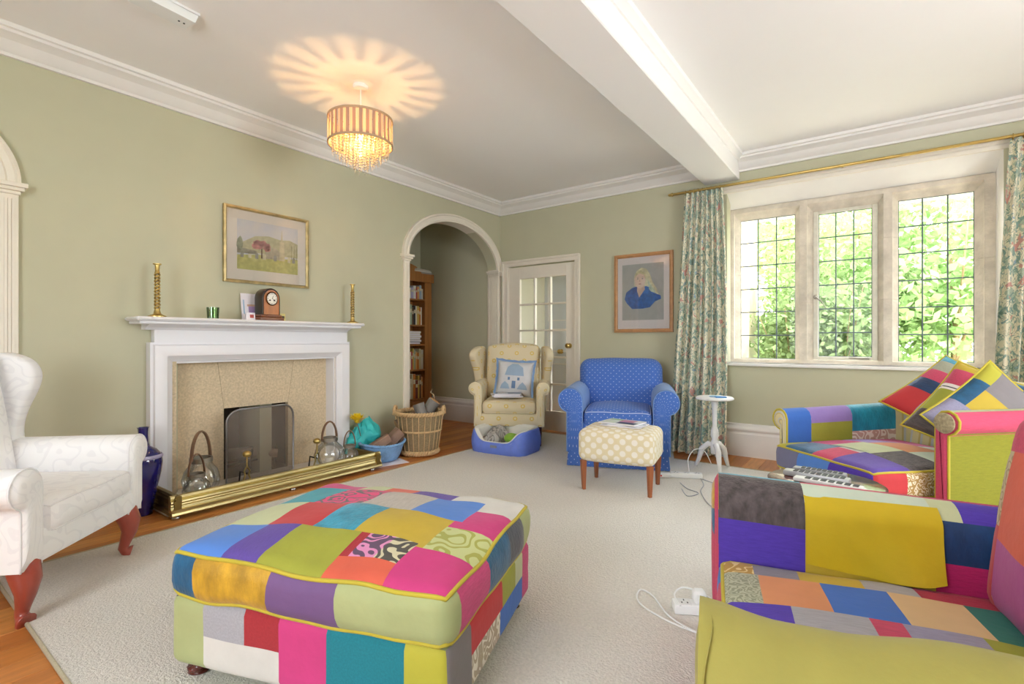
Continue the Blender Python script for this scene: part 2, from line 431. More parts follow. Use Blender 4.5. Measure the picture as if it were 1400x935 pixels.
extrude_profile(mb, [(0, -.005), (.02, -.005), (.028, .02), (.02, .035), (.035, .05), (.035, .065), (0, .065)], (WX0 - .1, WY, WZ1), (WX1 + .12, WY, WZ1), (0, -1, 0))
struct('trim_2', mb, M_CREAM, smooth=30)

mb = MB(); mb.bb(XR, XR + .1, YB, 1.5, 0, CZ).bb(XR, XR + .1, 3.1, WY, 0, CZ).bb(XR, XR + .1, 1.5, 3.1, 0, .75).bb(XR, XR + .1, 1.5, 3.1, 2.25, CZ); struct('wall_right', mb, M_WALL)
mb = MB(); mb.bb(-.14, 2.3, YB - .1, YB, 0, CZ).bb(3.9, XR, YB - .1, YB, 0, CZ).bb(2.3, 3.9, YB - .1, YB, 0, .75).bb(2.3, 3.9, YB - .1, YB, 2.35, CZ); struct('wall_rear', mb, M_WALL)
def plain_window(name, x0, x1, z0, z1, M):  # windows out of view, added to bring more daylight into the room
    mb = MB()
    for k in range(4): x = lerp(x0, x1, k / 3); mb.box((x, 0, (z0 + z1) / 2), (.07, .07, z1 - z0), M=M)
    for z in (z0, z1): mb.box(((x0 + x1) / 2, 0, z), (x1 - x0, .07, .06), M=M)
    o = struct(name, mb, M_WHITE)
plain_window('fill_window_rear', 2.3, 3.9, .75, 2.35, Matrix.Translation((0, YB - .05, 0)))
plain_window('fill_window_right', 1.5, 3.1, .75, 2.25, Matrix.Translation((XR + .05, 0, 0)) @ Matrix.Rotation(R(90), 4, 'Z'))

mb = MB(); mb.bb(-3.2, XR + .2, YB - .1, WY + .35, CZ, CZ + .1); struct('ceiling', mb, M_CEIL)
BX0, BX1, BZ = 2.575, 2.895, 2.632
mb = MB(); mb.bb(BX0, BX1, YB, WY, BZ, CZ, .006)
beam = struct('trim_3', mb, M_CEIL, label='boxed ceiling beam painted white')
COVE = [(0, 0), (.022, 0), (.024, .018), (.04, .03), (.066, .075), (.10, .098), (.112, .102), (.114, .118), (.13, .122), (.135, .145), (0, .145)]
COVEZ = 2.70
def cornice(name, p0, p1, out): mb = MB(); extrude_profile(mb, COVE, p0, p1, out); struct(name, mb, M_WHITE, smooth=25)
cornice('trim_4', (0, YB, COVEZ), (0, WY, COVEZ), (1, 0, 0))
cornice('trim_5', (0, WY, COVEZ), (BX0, WY, COVEZ), (0, -1, 0))
cornice('trim_6', (BX1, WY, COVEZ), (XR, WY, COVEZ), (0, -1, 0))
mb = MB(); extrude_profile(mb, [(0, .09), (.012, .09), (.03, .11), (.05, .12), (.055, .145), (0, .145)], (BX1, YB, COVEZ), (BX1, WY, COVEZ), (1, 0, 0)); struct('trim_7', mb, M_CEIL, smooth=25)

BASE = [(0, 0), (.03, 0), (.03, .21), (.022, .225), (.022, .235), (.034, .25), (.034, .262), (.018, .285), (.016, .305), (0, .31)]
def baseboard(name, p0, p1, out): mb = MB(); extrude_profile(mb, BASE, p0, p1, out); struct(name, mb, M_WHITE, smooth=25)
baseboard('baseboard_window', (1.22, WY, 0), (XR, WY, 0), (0, -1, 0))
baseboard('baseboard_alcove', (-1.4, 5.08, 0), (-.14, 5.08, 0), (0, -1, 0))
baseboard('baseboard_right', (XR, YB, 0), (XR, WY, 0), (-1, 0, 0))

# alcoves behind the arches
mb = MB(); mb.bb(-1.5, -1.4, 2.2, 5.3, 0, CZ).bb(-1.4, -.14, 5.08, 5.2, 0, CZ).bb(-1.4, -.14, 2.1, 2.2, 0, CZ); struct('wall_alcove', mb, M_WALL)
mb = MB(); mb.bb(-1.7, -1.6, -2.2, 1.3, 0, CZ).bb(-1.6, -.14, 1.2, 1.3, 0, CZ).bb(-1.6, -.14, -2.3, -2.2, 0, CZ); struct('wall_passage', mb, mat('grey_green_paint', '#a9b3a6', .85))

# floor: base and planks running along the hearth wall
M_PLANKS = [mat('oak_plank_%d' % i, c, .38, var=.16, vscale=7, stretch=(5, .5, 1), bump=.05, bscale=60) for i, c in enumerate(('#c58040', '#b87436', '#cd8a45', '#b46e33'))]
mb = MB(); mb.bb(-3.2, XR + .2, YB - .1, WY + .9, -.12, -.012); floor = struct('floor', mb, mat('subfloor', '#6d4526', .8))
PW = .128
RUG = (.68, 5.6, .45, 5.0)
pl = {}
xk = -1.6
k = 0
while xk < XR:
    y = YB + rnd.uniform(-1.2, 0)
    while y < 5.6:
        L = rnd.uniform(1.5, 2.4); y1 = min(y + L, 5.6); y0 = max(y, -2.2)
        hidden = (xk > .75 and xk + PW < 5.5 and y0 > .5 and y1 < 4.5) or (xk > 2.2 and y1 < .2) or (xk < -.3 and y0 < 2.0)
        if not hidden and y1 - y0 > .1:
            m_ = M_PLANKS[rnd.randrange(4)]
            mb = MB(); mb.bb(xk + .001, xk + PW - .0012, y0 + .001, y1 - .001, -.012, 0, .0012); o = mb.build('plank', m_, floor, 0)
        y = y1
    xk += PW; k += 1

# rug
def rug_mat():
    m = mat('cream_loop_carpet', '#dcd8d0', .95, var=.10, vscale=90, bump=.9, bscale=130, sheen=.1); return m
mb = MB()
outl = [(RUG[0], RUG[2]), (RUG[1], RUG[2]), (RUG[1], 4.60), (2.45, 4.60), (2.3, 5.0), (RUG[0], 5.0)]
n_ = len(outl); mb.add([(x, y, .012) for x, y in outl] + [(x, y, .0) for x, y in outl], [tuple(range(n_))] + [(i, n_ + i, n_ + (i + 1) % n_, (i + 1) % n_) for i in range(n_)])
rug = thing('rug', 'large cream looped rug covering most of the wooden floor', 'rug')
mb.build('carpet_pile', rug_mat(), rug, 0)
mb = MB(); mb.tube([(x, y, .008) for x, y in outl], .009, 8, closed=True); mb.build('binding', fab('rug_binding', '#cfc4a6', 'weave'), rug, 180)

# arch mouldings
def arch_trim(name, a, b, label, right_flutes=True):
    root = tag(thing(name, label, None), kind='structure')
    del_ = .035
    c0, hw = (a + b) / 2, (b - a) / 2
    path = [(c0 - hw * math.cos(PI * i / 48), 1.99 + .47 * math.sin(PI * i / 48)) for i in range(49)]
    prof = [(-.002, -.01), (-.002, .022), (.02, .03), (.03, .022), (.06, .026), (.07, .038), (.085, .034), (.088, 0), (.07, -.001)]
    vs = []; fs = []; n = len(prof)
    for i, (y, z) in enumerate(path):
        t = PI * i / 48; ny, nz = -math.cos(t) / hw, math.sin(t) / .47; l = math.hypot(ny, nz); ny /= l; nz /= l
        for d, x in prof: vs.append((x, y + ny * d, z + nz * d))
    for i in range(48):
        for j in range(n): q = (j + 1) % n; fs.append((i * n + j, i * n + q, (i + 1) * n + q, (i + 1) * n + j))
    MB().add(vs, fs).build('arch_moulding', M_CREAM, root, 40)
    mb = MB()                                     # painted soffit of the arch
    vs = [(x, c0 - (hw - .004) * math.cos(PI * i / 48), 1.99 + .466 * math.sin(PI * i / 48)) for i in range(49) for x in (.01, T)]
    mb.add(vs, [(2 * i, 2 * i + 1, 2 * i + 3, 2 * i + 2) for i in range(48)]).build('arch_soffit', M_CREAM, root, 60)
    for y0, y1, yr, sg in ((a - .075, a + .003, a, 1), (b - .003, min(b + .075, WY - .002) if b > 2 else b + .075, b, -1)):
        mb = MB(); mb.bb(-.0, .026, y0, y1, 0, 1.95, .003)
        for q in (.3, .5, .7): mb.bb(.026, .031, lerp(y0, y1, q) - .006, lerp(y0, y1, q) + .006, .3, 1.9)
        mb.bb(T, .0, min(yr, yr + sg * .008), max(yr, yr + sg * .008), 0, 1.95)
        for q in (-.03, -.06, -.09, -.12): mb.bb(q, q + .012, min(yr, yr + sg * .013), max(yr, yr + sg * .013), .3, 1.9)
        mb.build('pilaster', M_CREAM, root, 0)
        mb = MB()
        e = WY - .002 if b > 2 else 9
        for z0, z1, g in ((1.925, 1.945, .008), (1.945, 1.965, .022), (1.965, 1.99, .034)):
            mb.bb(T, .03 + g, y0 - g, min(y1 + g, e), z0, z1, .003)
        mb.build('capital', M_CREAM, root, 0)
    return root
arch_trim('trim_8', ARCH[0][0], ARCH[0][1], 'cream moulded arch framing the bookcase alcove')
arch_trim('trim_9', ARCH[1][0], ARCH[1][1], 'cream moulded arch beside the white wing chair')

# door with glazed panels
door = tag(thing('door_1', 'cream glazed door with brass knob beside the arch', None), kind='structure')
mb = MB(); aw = .075
for x0, x1 in ((DX0 - aw, DX0 + .01), (DX1 - .01, DX1 + aw - .02)): mb.bb(x0, x1, WY - .028, WY + .14, 0, DZ, .002); mb.bb(x0 + (.0 if x0 < .5 else .045), x0 + (.03 if x0 < .5 else .075), WY - .04, WY - .02, 0, DZ + .044, .003)
mb.bb(DX0 - aw, DX1 + aw - .02, WY - .028, WY + .14, DZ, DZ + aw, .004); mb.bb(DX0 - aw, DX1 + aw - .02, WY - .04, WY - .02, DZ + .045, DZ + aw, .005)
mb.build('door_frame', M_CREAM, door, 0)
leaf = MB(); ly0, ly1 = WY + .005, WY + .045
gx0, gx1, gz0, gz1 = .315, .985, .245, 1.868
for x0, x1, z0, z1 in ((DX0 + .012, gx0, .012, DZ - .012), (gx1, DX1 - .012, .012, DZ - .012), (gx0, gx1, .012, gz0), (gx0, gx1, gz1, DZ - .012)): leaf.bb(x0, x1, ly0, ly1, z0, z1, .002)
leaf = leaf.build('door_leaf', M_CREAM, door, 0)
mb = MB()
rows = [gz0 + (gz1 - gz0) * i / 5 for i in range(6)]; cs = [gx0 + (gx1 - gx0) * i / 3 for i in range(4)]
for x in cs[1:3]: mb.bb(x - .011, x + .011, ly0 - .004, ly1, gz0, gz1, .003)
for z in rows[1:5]: mb.bb(gx0, gx1, ly0 - .004, ly1, z - .011, z + .011, .003)
mb.build('glazing_bars', M_CREAM, leaf, 0)
pane0 = None
for i in range(3):
    for j in range(5):
        if pane0 is None:
            mb = MB(); w, h = (cs[1] - cs[0]) / 2 - .006, (rows[1] - rows[0]) / 2 - .006; mb.bb(-w, w, -.002, .002, -h, h); pane0 = mb.build('pane', M_GLASS, leaf, 0); o = pane0
        else: o = pane0.copy(); COL.objects.link(o)
        o.location = ((cs[i] + cs[i + 1]) / 2, ly0 + .02, (rows[j] + rows[j + 1]) / 2)
mb = MB(); kM = Matrix.Translation((1.035, ly0, 1.035)) @ Matrix.Rotation(R(90), 4, 'X')
mb.lathe([(.03, 0), (.03, .004), (.012, .008), (.010, .03), (.022, .036), (.03, .05), (.028, .062), (.015, .07), (0, .071)], 20, kM); mb.build('door_knob', M_BRASS, leaf, 40)
mb = MB()
for z in (.25, 1.75): mb.bb(DX1 - .018, DX1 - .008, ly0 - .006, ly0 + .004, z, z + .09)
mb.build('hinge', M_OLDBRASS, leaf, 0)
# lobby behind the glazed door
mb = MB(); mb.bb(-.3, 1.9, 6.6, 6.7, 0, 2.6).bb(-.3, -.2, 5.3, 6.7, 0, 2.6).bb(1.8, 1.9, 5.3, 5.42, 0, 2.6).bb(1.8, 1.9, 6.5, 6.6, 0, 2.6).bb(1.8, 1.9, 5.42, 6.5, 0, .8).bb(1.8, 1.9, 5.42, 6.5, 2.3, 2.6); struct('wall_lobby', mb, mat('lobby_paint', '#b9b4a0', .85))  # side opening is unseen, added to let daylight into the lobby
mb = MB(); mb.bb(-.3, 1.9, 5.29, 6.7, 2.6, 2.7); struct('ceiling_lobby', mb, M_CEIL)
inner = tag(thing('door_2', 'pale inner door with brass knob seen through the glazed door', None), kind='structure')
mb = MB(); mb.bb(.40, 1.25, 5.60, 5.64, 0, 2.05, .002); mb.build('door_leaf', mat('pale_blue_white_paint', '#d6dade', .5), inner, 0)
mb = MB()
for z0, z1 in ((.15, .8), (.95, 1.25), (1.35, 1.95)):
    for x0, x1 in ((.45, .76), (.80, 1.2)):
        mb.bb(x0, x1, 5.594, 5.602, z0, z0 + .015).bb(x0, x1, 5.594, 5.602, z1 - .015, z1).bb(x0, x0 + .015, 5.594, 5.602, z0, z1).bb(x1 - .015, x1, 5.594, 5.602, z0, z1)
mb.build('panel_moulding', M_WHITE, inner, 0)
mb = MB(); kM = Matrix.Translation((.66, 5.60, .955)) @ Matrix.Rotation(R(90), 4, 'X')
mb.lathe([(.03, 0), (.03, .004), (.012, .008), (.010, .03), (.03, .05), (.028, .062), (0, .071)], 18, kM); mb.build('door_knob', M_BRASS, inner, 40)

# stone mullioned window
win = tag(thing('window_1', 'stone mullioned window with leaded lights', None), kind='structure')
GY = 5.44
def stone(nm, x0, x1, z0, z1, y0=SY, y1=SY + .2):
    mb = MB(); mb.bb(x0, x1, y0, y1, z0, z1, .012); return mb.build(nm, M_STONE, win, 0)
def mullion(nm, xa, xb, x0, x1, z0, z1):   # splayed upright: face xa..xb narrowing to x0..x1
    prof = [(x0, GY + .02), (x0, GY - .012), (xa, SY + .025), (xa, SY), (xb, SY), (xb, SY + .025), (x1, GY - .012), (x1, GY + .02)]
    n = len(prof); mb = MB(); mb.add([(x, y, z) for z in (z0, z1) for x, y in prof], [(i, (i + 1) % n, n + (i + 1) % n, n + i) for i in range(n)] + [tuple(range(n - 1, -1, -1)), tuple(range(n, 2 * n))]); return mb.build(nm, M_STONE, win, 0)
GZ0, GZ1 = .918, 2.295
for nm, xa, xb, x0, x1 in (('jamb', 2.765, 2.80, 2.765, 2.845), ('mullion', 3.37, 3.43, 3.328, 3.475), ('mullion', 4.0, 4.06, 3.962, 4.102), ('jamb', 4.635, 4.70, 4.585, 4.70)):
    zs = [.885, 1.45, 1.98, 2.40] if nm == 'mullion' else [.885, 1.75, 2.40]
    for z0, z1 in zip(zs, zs[1:]): mullion(nm + '_stone', xa, xb, x0, x1, z0 + .001, z1 - .001)
mb = MB()
prof = [(SY + .006, 2.405), (SY + .006, 2.36), (SY + .028, 2.345), (GY - .012, GZ1), (GY + .02, GZ1), (GY + .02, 2.405)]
n = len(prof)
for x0, x1 in ((2.766, 3.4), (3.402, 4.03), (4.032, 4.699)):
    mb = MB(); mb.add([(x, y, z) for x in (x0, x1) for y, z in prof], [(i, (i + 1) % n, n + (i + 1) % n, n + i) for i in range(n)] + [tuple(range(n - 1, -1, -1)), tuple(range(n, 2 * n))]); mb.build('lintel_stone', M_STONE, win, 0)
mb = MB(); mb.bb(X0i, X1i, SY + .006, GY + .05, .86, GZ0, .004); mb.build('stone_sill', M_STONE, win, 0)
mb = MB(); mb.bb(WX0 - .03, WX1 + .03, WY - .045, SY, .855, .885, .006); mb.build('sill_board', M_WHITE, win, 0)
pane_proto = {}
def leaded(parent, x0, x1, z0, z1):
    w, h = (x1 - x0) / 3, (z1 - z0) / 6
    pm = pane_proto.get(round(w, 3))
    for i in range(3):
        for j in range(6):
            if pm is None:
                mb = MB(); mb.bb(-w / 2 + .003, w / 2 - .003, -.0015, .0015, -h / 2 + .003, h / 2 - .003); o = mb.build('pane', M_GLASS, parent, 0); pm = o.data; pane_proto[round(w, 3)] = pm
            else: o = bpy.data.objects.new('pane', pm); COL.objects.link(o); o.parent = parent
            o.location = (x0 + w * (i + .5), GY, z0 + h * (j + .5))
    for i in range(4): mb = MB(); x = x0 + w * i; mb.bb(x - .005, x + .005, GY - .006, GY + .006, z0, z1, .002); mb.build('lead_came', M_LEAD, parent, 0)
    for j in range(7): mb = MB(); z = z0 + h * j; mb.bb(x0, x1, GY - .0055, GY + .0055, z - .005, z + .005, .002); mb.build('lead_came', M_LEAD, parent, 0)
leaded(win, 2.845, 3.328, GZ0, GZ1)
mb = MB(); cx0, cx1, cz0, cz1 = 3.475, 3.962, .92, 2.293; fw = .042
for x0, x1, z0, z1 in ((cx0, cx0 + fw, cz0, cz1), (cx1 - fw, cx1, cz0, cz1), (cx0 + fw, cx1 - fw, cz0, cz0 + .03), (cx0 + fw, cx1 - fw, cz1 - .03, cz1)): mb.bb(x0, x1, GY - .022, GY + .015, z0, z1, .004)
cas = mb.build('casement', mat('casement_paint', '#d8d4c4', .5, var=.08, vscale=20), win, 0)
leaded(cas, cx0 + fw, cx1 - fw, cz0 + .03, cz1 - .03)
leaded(win, 4.102, 4.585, GZ0, GZ1)
mb = MB(); mb.lathe([(.0, 0), (.02, 0), (.02, .012), (.012, .02), (0, .02)], 12, Matrix.Translation((3.495, GY - .022, 1.50)) @ Matrix.Rotation(R(90), 4, 'X'))
mb.tube([(3.495, GY - .045, 1.50), (3.54, GY - .06, 1.46), (3.58, GY - .055, 1.39)], [.008, .007, .005], 8)
mb.build('latch_handle', mat('pewter', '#9a9488', .4, .8), cas, 40)
mb = MB(); mb.tube([(3.75, GY - .03, .94), (3.9, GY - .035, .935)], .006, 6); mb.build('casement_stay', MATS['pewter'], cas, 40)

# ------------------------------------------------------------------ fireplace
fp = tag(thing('fireplace', 'white painted fireplace surround with buff stone slips and a mantel shelf', 'fireplace'))
M_FW = mat('mantel_white_paint', '#e8e7ea', .4, var=.01, vscale=5)
mb = MB(); mb.bb(0, .225, 1.14, 2.875, 1.225, 1.252, .012); mb.bb(0, .20, 1.165, 2.85, 1.205, 1.228, .006); mb.build('mantel_shelf', M_FW, fp, 30)
mb = MB(); extrude_profile(mb, [(0, 1.17), (.07, 1.17), (.085, 1.185), (.10, 1.188), (.14, 1.206), (0, 1.206)], (0, 1.235, 0), (0, 2.79, 0), (1, 0, 0)); mb.build('bed_moulding', M_FW, fp, 25)
mb = MB(); mb.bb(0, .06, 1.29, 2.80, 1.075, 1.175, .003); mb.build('frieze', M_FW, fp, 0)
# mitred bolection frame
def frame_sweep(mb, outer, inner_w, prof, base=0):
    """prof: (fraction of width from outer edge to inner edge, projection x)"""
    y0, y1, zt = outer; n = len(prof); rings = []
    for cy, cz, sy, sz in ((y0, 0, 1, 0), (y0, zt, 1, -1), (y1, zt, -1, -1), (y1, 0, -1, 0)):
        rings.append([(x, cy + sy * f * inner_w, (cz + sz * f * inner_w) if cz else 0) for f, x in prof])
    vs = [p for r in rings for p in r]
    fs = [(i * n + j, i * n + j + 1, (i + 1) * n + j + 1, (i + 1) * n + j) for i in range(3) for j in range(n - 1)]
    return mb.add(vs, fs)
mb = MB(); frame_sweep(mb, (1.262, 2.812, 1.085), .148, [(0, 0), (0, .075), (.10, .078), (.14, .098), (.35, .105), (.62, .098), (.80, .072), (.88, .066), (.9, .05), (.985, .048), (1, .04), (1, -.07)])
mb.build('surround_frame', M_FW, fp, 30)
SX = -.068; y0, y1, oy0, oy1, oz = 1.40, 2.72, 1.789, 2.302, .575
def slab(nm, poly, x0=SX - .04, th=.04, m=M_SLIP):
    mb = MB(); n = len(poly); mb.add([(x0 + th, y, z) for y, z in poly] + [(x0, y, z) for y, z in poly], [tuple(range(n))] + [(i, n + i, n + (i + 1) % n, (i + 1) % n) for i in range(n)]); return mb.build(nm, m, fp, 0)
slab('stone_slip', [(y0, 0), (oy0 - .0015, 0), (oy0 - .0015, oz), (1.735, .99), (y0, .99)])
slab('stone_slip', [(oy1 + .0015, 0), (y1, 0), (y1, .99), (2.365, .99), (oy1 + .0015, oz)])
slab('stone_slip', [(oy0 + .0, oz + .002), (oy1, oz + .002), (2.362, .99), (1.738, .99)])
mb = MB(); mb.bb(SX, .05, 2.675, 2.72, 0, .97).bb(SX, .05, 1.40, 1.425, 0, .97).bb(SX, .04, 1.4, 2.72, .95, .99); mb.build('stone_return', M_SLIP, fp, 0)
mb = MB(); mb.bb(SX - .45, SX - .42, 1.6, 2.5, -.05, 1.0).bb(SX - .44, SX - .04, oy0 - .12, oy0 - .08, -.05, 1).bb(SX - .44, SX - .04, oy1 + .08, oy1 + .12, -.05, 1).bb(SX - .45, SX - .04, 1.6, 2.5, .9, 1.0).bb(-.55, -.04, 1.5, 2.6, -.02, .012); mb.build('firebox', mat('sooty_brick', '#54483e', .9, var=.35, vscale=9), fp, 0)
mb = MB(); mb.bb(-.07, .42, 1.24, 2.86, 0, .035, .006); mb.build('hearth_slab', mat('pale_hearth', '#cfc9c2', .6, var=.06, vscale=8), fp, 0)
# grate and logs inside
gr = tag(thing('fire_grate', 'black iron fire grate standing in the sooty hearth opening', 'grate', (-.28, 2.05, .012)))
mb = MB()
for y in (-.2, 0, .2): mb.tube([(-.12, y, .1), (.1, y, .1), (.12, y, .2)], .009, 6); mb.tube([(.08, y, .1), (.08, y, 0)], .009, 6)
for x in (-.1, .0, .1): mb.tube([(x, -.22, .1), (x, .22, .1)], .008, 6)
mb.build('bars', mat('black_iron', '#2a2724', .5, .6), gr)
def log_mb(L, r, seed=0, split=False, n=12):
    mb = MB(); vs = []; fs = []; K = 7
    for j in range(K):
        x = L * (j / (K - 1) - .5)
        for i in range(n):
            a = 2 * PI * i / n; rr = r * (1 + .13 * noise.noise(Vector((j * .7 + seed, math.cos(a) * 1.4, math.sin(a) * 1.4 + seed))))
            y, z = rr * math.cos(a), rr * math.sin(a)
            if split: z = max(z, -.25 * r)
            vs.append((x, y, z + .01 * noise.noise(Vector((x * 5, seed, 0)))))
    for j in range(K - 1):
        for i in range(n): k = (i + 1) % n; fs.append((j * n + i, j * n + k, (j + 1) * n + k, (j + 1) * n + i))
    return mb.add(vs, fs), [tuple(range(n - 1, -1, -1)), tuple((K - 1) * n + i for i in range(n))]
M_BARK = mat('bark', '#7d6552', .9, var=.35, vscale=18, stretch=(.3, 1, 1), bump=.6, bscale=40)
M_GBARK = mat('grey_bark', '#85807a', .9, var=.25, vscale=14, stretch=(.3, 1, 1), bump=.5, bscale=40)
M_CUT = mat('cut_wood', '#b98f63', .8, var=.2, vscale=14)
def log(label, loc, rot, L, r, m=M_BARK, seed=0, split=False, group=None):
    mb, caps = log_mb(L, r, seed, split); root = thing('log', label, 'log', loc, 0, group); root.rotation_euler = rot
    b = mb.build('bark', m, root, 50); 
    for f in caps: c = MB(); c.add([mb.v[i] for i in f], [tuple(range(len(f)))]); c.build('cut_end', M_CUT, root, 0)
    return root
log('charred split log lying in the iron fire grate', (-.28, 2.02, .165), (0, 0, R(80)), .4, .05, mat('charred', '#4a3c34', .9, var=.4), 3)
log('pale ash log resting across the iron fire grate', (-.21, 2.12, .16), (0, R(8), R(60)), .3, .035, mat('ashlog', '#a5907c', .9, var=.2), 5)

# fire screen
fs_ = thing('fire_screen', 'round-cornered mesh fire screen in front of the hearth opening', 'fire screen', (.085, 2.0, .036), 0)
W2, H2, rc = .262, .545, .10
pts = [(-W2, 0), (-W2, H2 - rc)] + [(-W2 + rc - rc * math.cos(R(a)), H2 - rc + rc * math.sin(R(a))) for a in range(15, 90, 15)] + [(-W2 + rc, H2), (W2 - rc, H2)] + [(W2 - rc + rc * math.sin(R(a)), H2 - rc + rc * math.cos(R(a))) for a in range(15, 90, 15)] + [(W2, H2 - rc), (W2, 0)]
bow = lambda y: .035 * (1 - (y / W2) ** 2)
mb = MB(); mb.tube([(bow(y), y, z) for y, z in pts], .008, 8, closed=True); mb.build('frame', mat('dull_steel', '#8d8b8c', .35, .9), fs_, 60)
mb = MB()
pf = polyline(pts)
def scr(u, v):
    z = v * (H2 - .004); w = W2 - .004
    if z > H2 - rc: w = W2 - rc + math.sqrt(max(0, rc * rc - (z - H2 + rc) ** 2))
    y = (2 * u - 1) * w; return Vector((bow(y), y, z + .002))
mb.sheet(scr, 14, 24); mb.build('mesh_panel', glassy('spark_mesh', (.8, .78, .76), .05, .3, .40, '#8f8172'), fs_, 180)

# brass fender
fd = thing('fender', 'long low reeded brass fender around the hearth', 'fender')
M_FEN = mat('fender_brass', '#c4b582', .32, 1.0, var=.18, vscale=9, stretch=(1, .3, 1))
prof = [(0, .02), (.05, .02), (.06, .03), (.056, .042), (.05, .046), (.05, .06), (.042, .064), (.036, .078), (.04, .086), (.038, .092), (.044, .102), (.042, .112), (.03, .118), (.036, .128), (.03, .142), (.014, .146), (0, .14)]
fa, fb = Vector((.462, 1.232, 0)), Vector((.492, 2.80, 0)); d = (fb - fa).normalized(); o_ = Vector((d.y, -d.x, 0))
mb = MB(); extrude_profile(mb, prof, fa - d * .0, fb, o_); mb.build('front_rail', M_FEN, fd, 30)
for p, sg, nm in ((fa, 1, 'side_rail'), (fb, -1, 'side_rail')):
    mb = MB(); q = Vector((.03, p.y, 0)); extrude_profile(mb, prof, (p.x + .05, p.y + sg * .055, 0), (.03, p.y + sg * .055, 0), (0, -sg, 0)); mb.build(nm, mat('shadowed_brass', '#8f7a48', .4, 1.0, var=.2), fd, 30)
for p in (fa.lerp(fb, .02), fa.lerp(fb, .5), fa.lerp(fb, .95)):
    mb = MB(); mb.lathe([(0, 0), (.022, 0), (.026, .012), (.018, .022), (0, .022)], 14, Matrix.Translation(p + o_ * .025)); mb.build('foot', mat('chrome_foot', '#b9b9b9', .2, 1), fd, 60)

# fire tool rests (andirons) with brass ball tops
def andiron(loc, label, rz):
    root = thing('fire_tool_rest', label, 'andiron', loc, rz, None)
    mb = MB()
    for s in (-1, 1): mb.tube([(0, s * .035, 0), (0, s * .03, .04), (0, s * .012, .09), (0, s * .02, .12), (0, 0, .15)], [.008, .006, .007, .006, .007], 8)
    mb.build('scroll_legs', M_OLDBRASS, root, 60)
    mb = MB(); mb.tube([(0, 0, .14), (0, 0, .225)], [.006, .005], 8); mb.lathe([(0, .22), (.02, .222), (.03, .235), (.028, .25), (.015, .262), (0, .264)], 18); mb.build('ball_top', M_BRASS, root, 60)
    mb = MB(); mb.tube([(0, 0, .1), (-.1, 0, .1), (-.12, 0, 0)], .006, 6); mb.build('bar', mat('black_iron', '#2a2724'), root, 60)
    return root
p = hz(322, 665, .036); andiron((.285, p.y - .02 + .06, .036), 'brass ball-topped andiron beside the lanterns at the vase end', R(0))
andiron((.27, 2.36, .036), 'brass ball-topped andiron beside the round lantern at the arch end', R(0))

# glass lanterns
def lantern(loc, label, s, rz, handle=1.0, fat=1.0):
    root = thing('lantern', label, 'lantern', loc, rz, None)
    pr = [(.0, .004), (.05, .0), (.062, .01), (.09 * fat, .06), (.098 * fat, .10), (.085 * fat, .15), (.06, .185), (.052, .20), (.054, .215)]
    MB().lathe([(r * s, z * s) for r, z in pr], 24, cap=False).build('glass_body', M_CLEAR, root, 180)
    MB().lathe([(r * s, z * s) for r, z in [(.056, .198), (.06, .2), (.06, .226), (.055, .228), (.05, .226), (.05, .2)]], 24, cap=False).build('collar', mat('pewter', '#9a9488', .4, .8), root, 60)
    MB().tube([(0, .062 * s * math.cos(R(a)), (.215 + .16 * handle * math.sin(R(a))) * s) for a in range(0, 181, 12)], .006 * s, 6, flat=2.0).build('handle', mat('leather_strap', '#7d5f48', .6), root, 60)
    MB().lathe([(0, .006), (.034 * s, .006), (.034 * s, .075 * s), (.03 * s, .08 * s), (0, .078 * s)], 18).build('candle', mat('ivory_wax', '#ece4d2', .5), root, 40)
lantern((.25, 1.50, .036), 'large glass lantern with strap handle beside the blue vase', 1.18, R(20))
lantern((.37, 1.425, .036), 'small glass lantern in front of the large one beside the blue vase', .85, R(10))
lantern((.27, 2.475, .036), 'large round glass lantern at the arch end of the fender', 1.12, R(0), .8, 1.12)
lantern((.37, 2.60, .036), 'small glass lantern with thin handle beside the blue log basket', .8, R(-15))

# ------------------------------------------------------------------ mantel ornaments
MZ = 1.2525
def candlestick(y, label, h=.35):
    root = thing('candlestick', label, 'candlestick', (.15, y, MZ), 0, None)
    MB().lathe([(0, 0), (.052, 0), (.052, .006), (.04, .012), (.022, .02), (.018, .035), (.014, .05), (.016, .055)], 24).build('base', M_BRASS, root, 50)
    mb = MB()
    for ph in (0, PI): mb.tube([(.0125 * math.cos(ph + t * 2 * PI * 5.5), .0125 * math.sin(ph + t * 2 * PI * 5.5), .05 + t * (h - .11)) for t in [i / 90 for i in range(91)]], .0062, 7)
    mb.build('twisted_stem', M_BRASS, root, 60)
    MB().lathe([(.012, h - .065), (.016, h - .06), (.012, h - .05), (.014, h - .01), (.024, h - .006), (.024, h), (.011, h), (.011, h - .03), (0, h - .03)], 24, cap=False).build('candle_cup', M_BRASS, root, 50)
candlestick(1.277, 'barley-twist brass candlestick standing by the green glass tumbler')
candlestick(2.79, 'barley-twist brass candlestick on the mantel end near the arch')
root = thing('tumbler', 'green and clear cut glass tumbler on the mantel shelf', 'tumbler', (.15, 1.618, MZ))
mb = MB()
M_GG = glassy('green_glass', (.28, .48, .22), .08)
for k in range(6):
    a0 = k * PI / 3 + .12; vs = []
    for i in range(5):
        a = a0 + (PI / 3 - .24) * i / 4
        for z, r in ((.004, .036), (.08, .04)): vs.append((r * math.cos(a), r * math.sin(a), z))
    m2 = MB(); m2.add(vs, [(2 * i, 2 * i + 2, 2 * i + 3, 2 * i + 1) for i in range(4)]); m2.build('green_facet', M_GG, root, 60)
MB().lathe([(0, .002), (.035, 0), (.0395, .081), (.037, .081), (.033, .012), (0, .01)], 30, cap=False).build('glass_wall', M_CLEAR, root, 60)

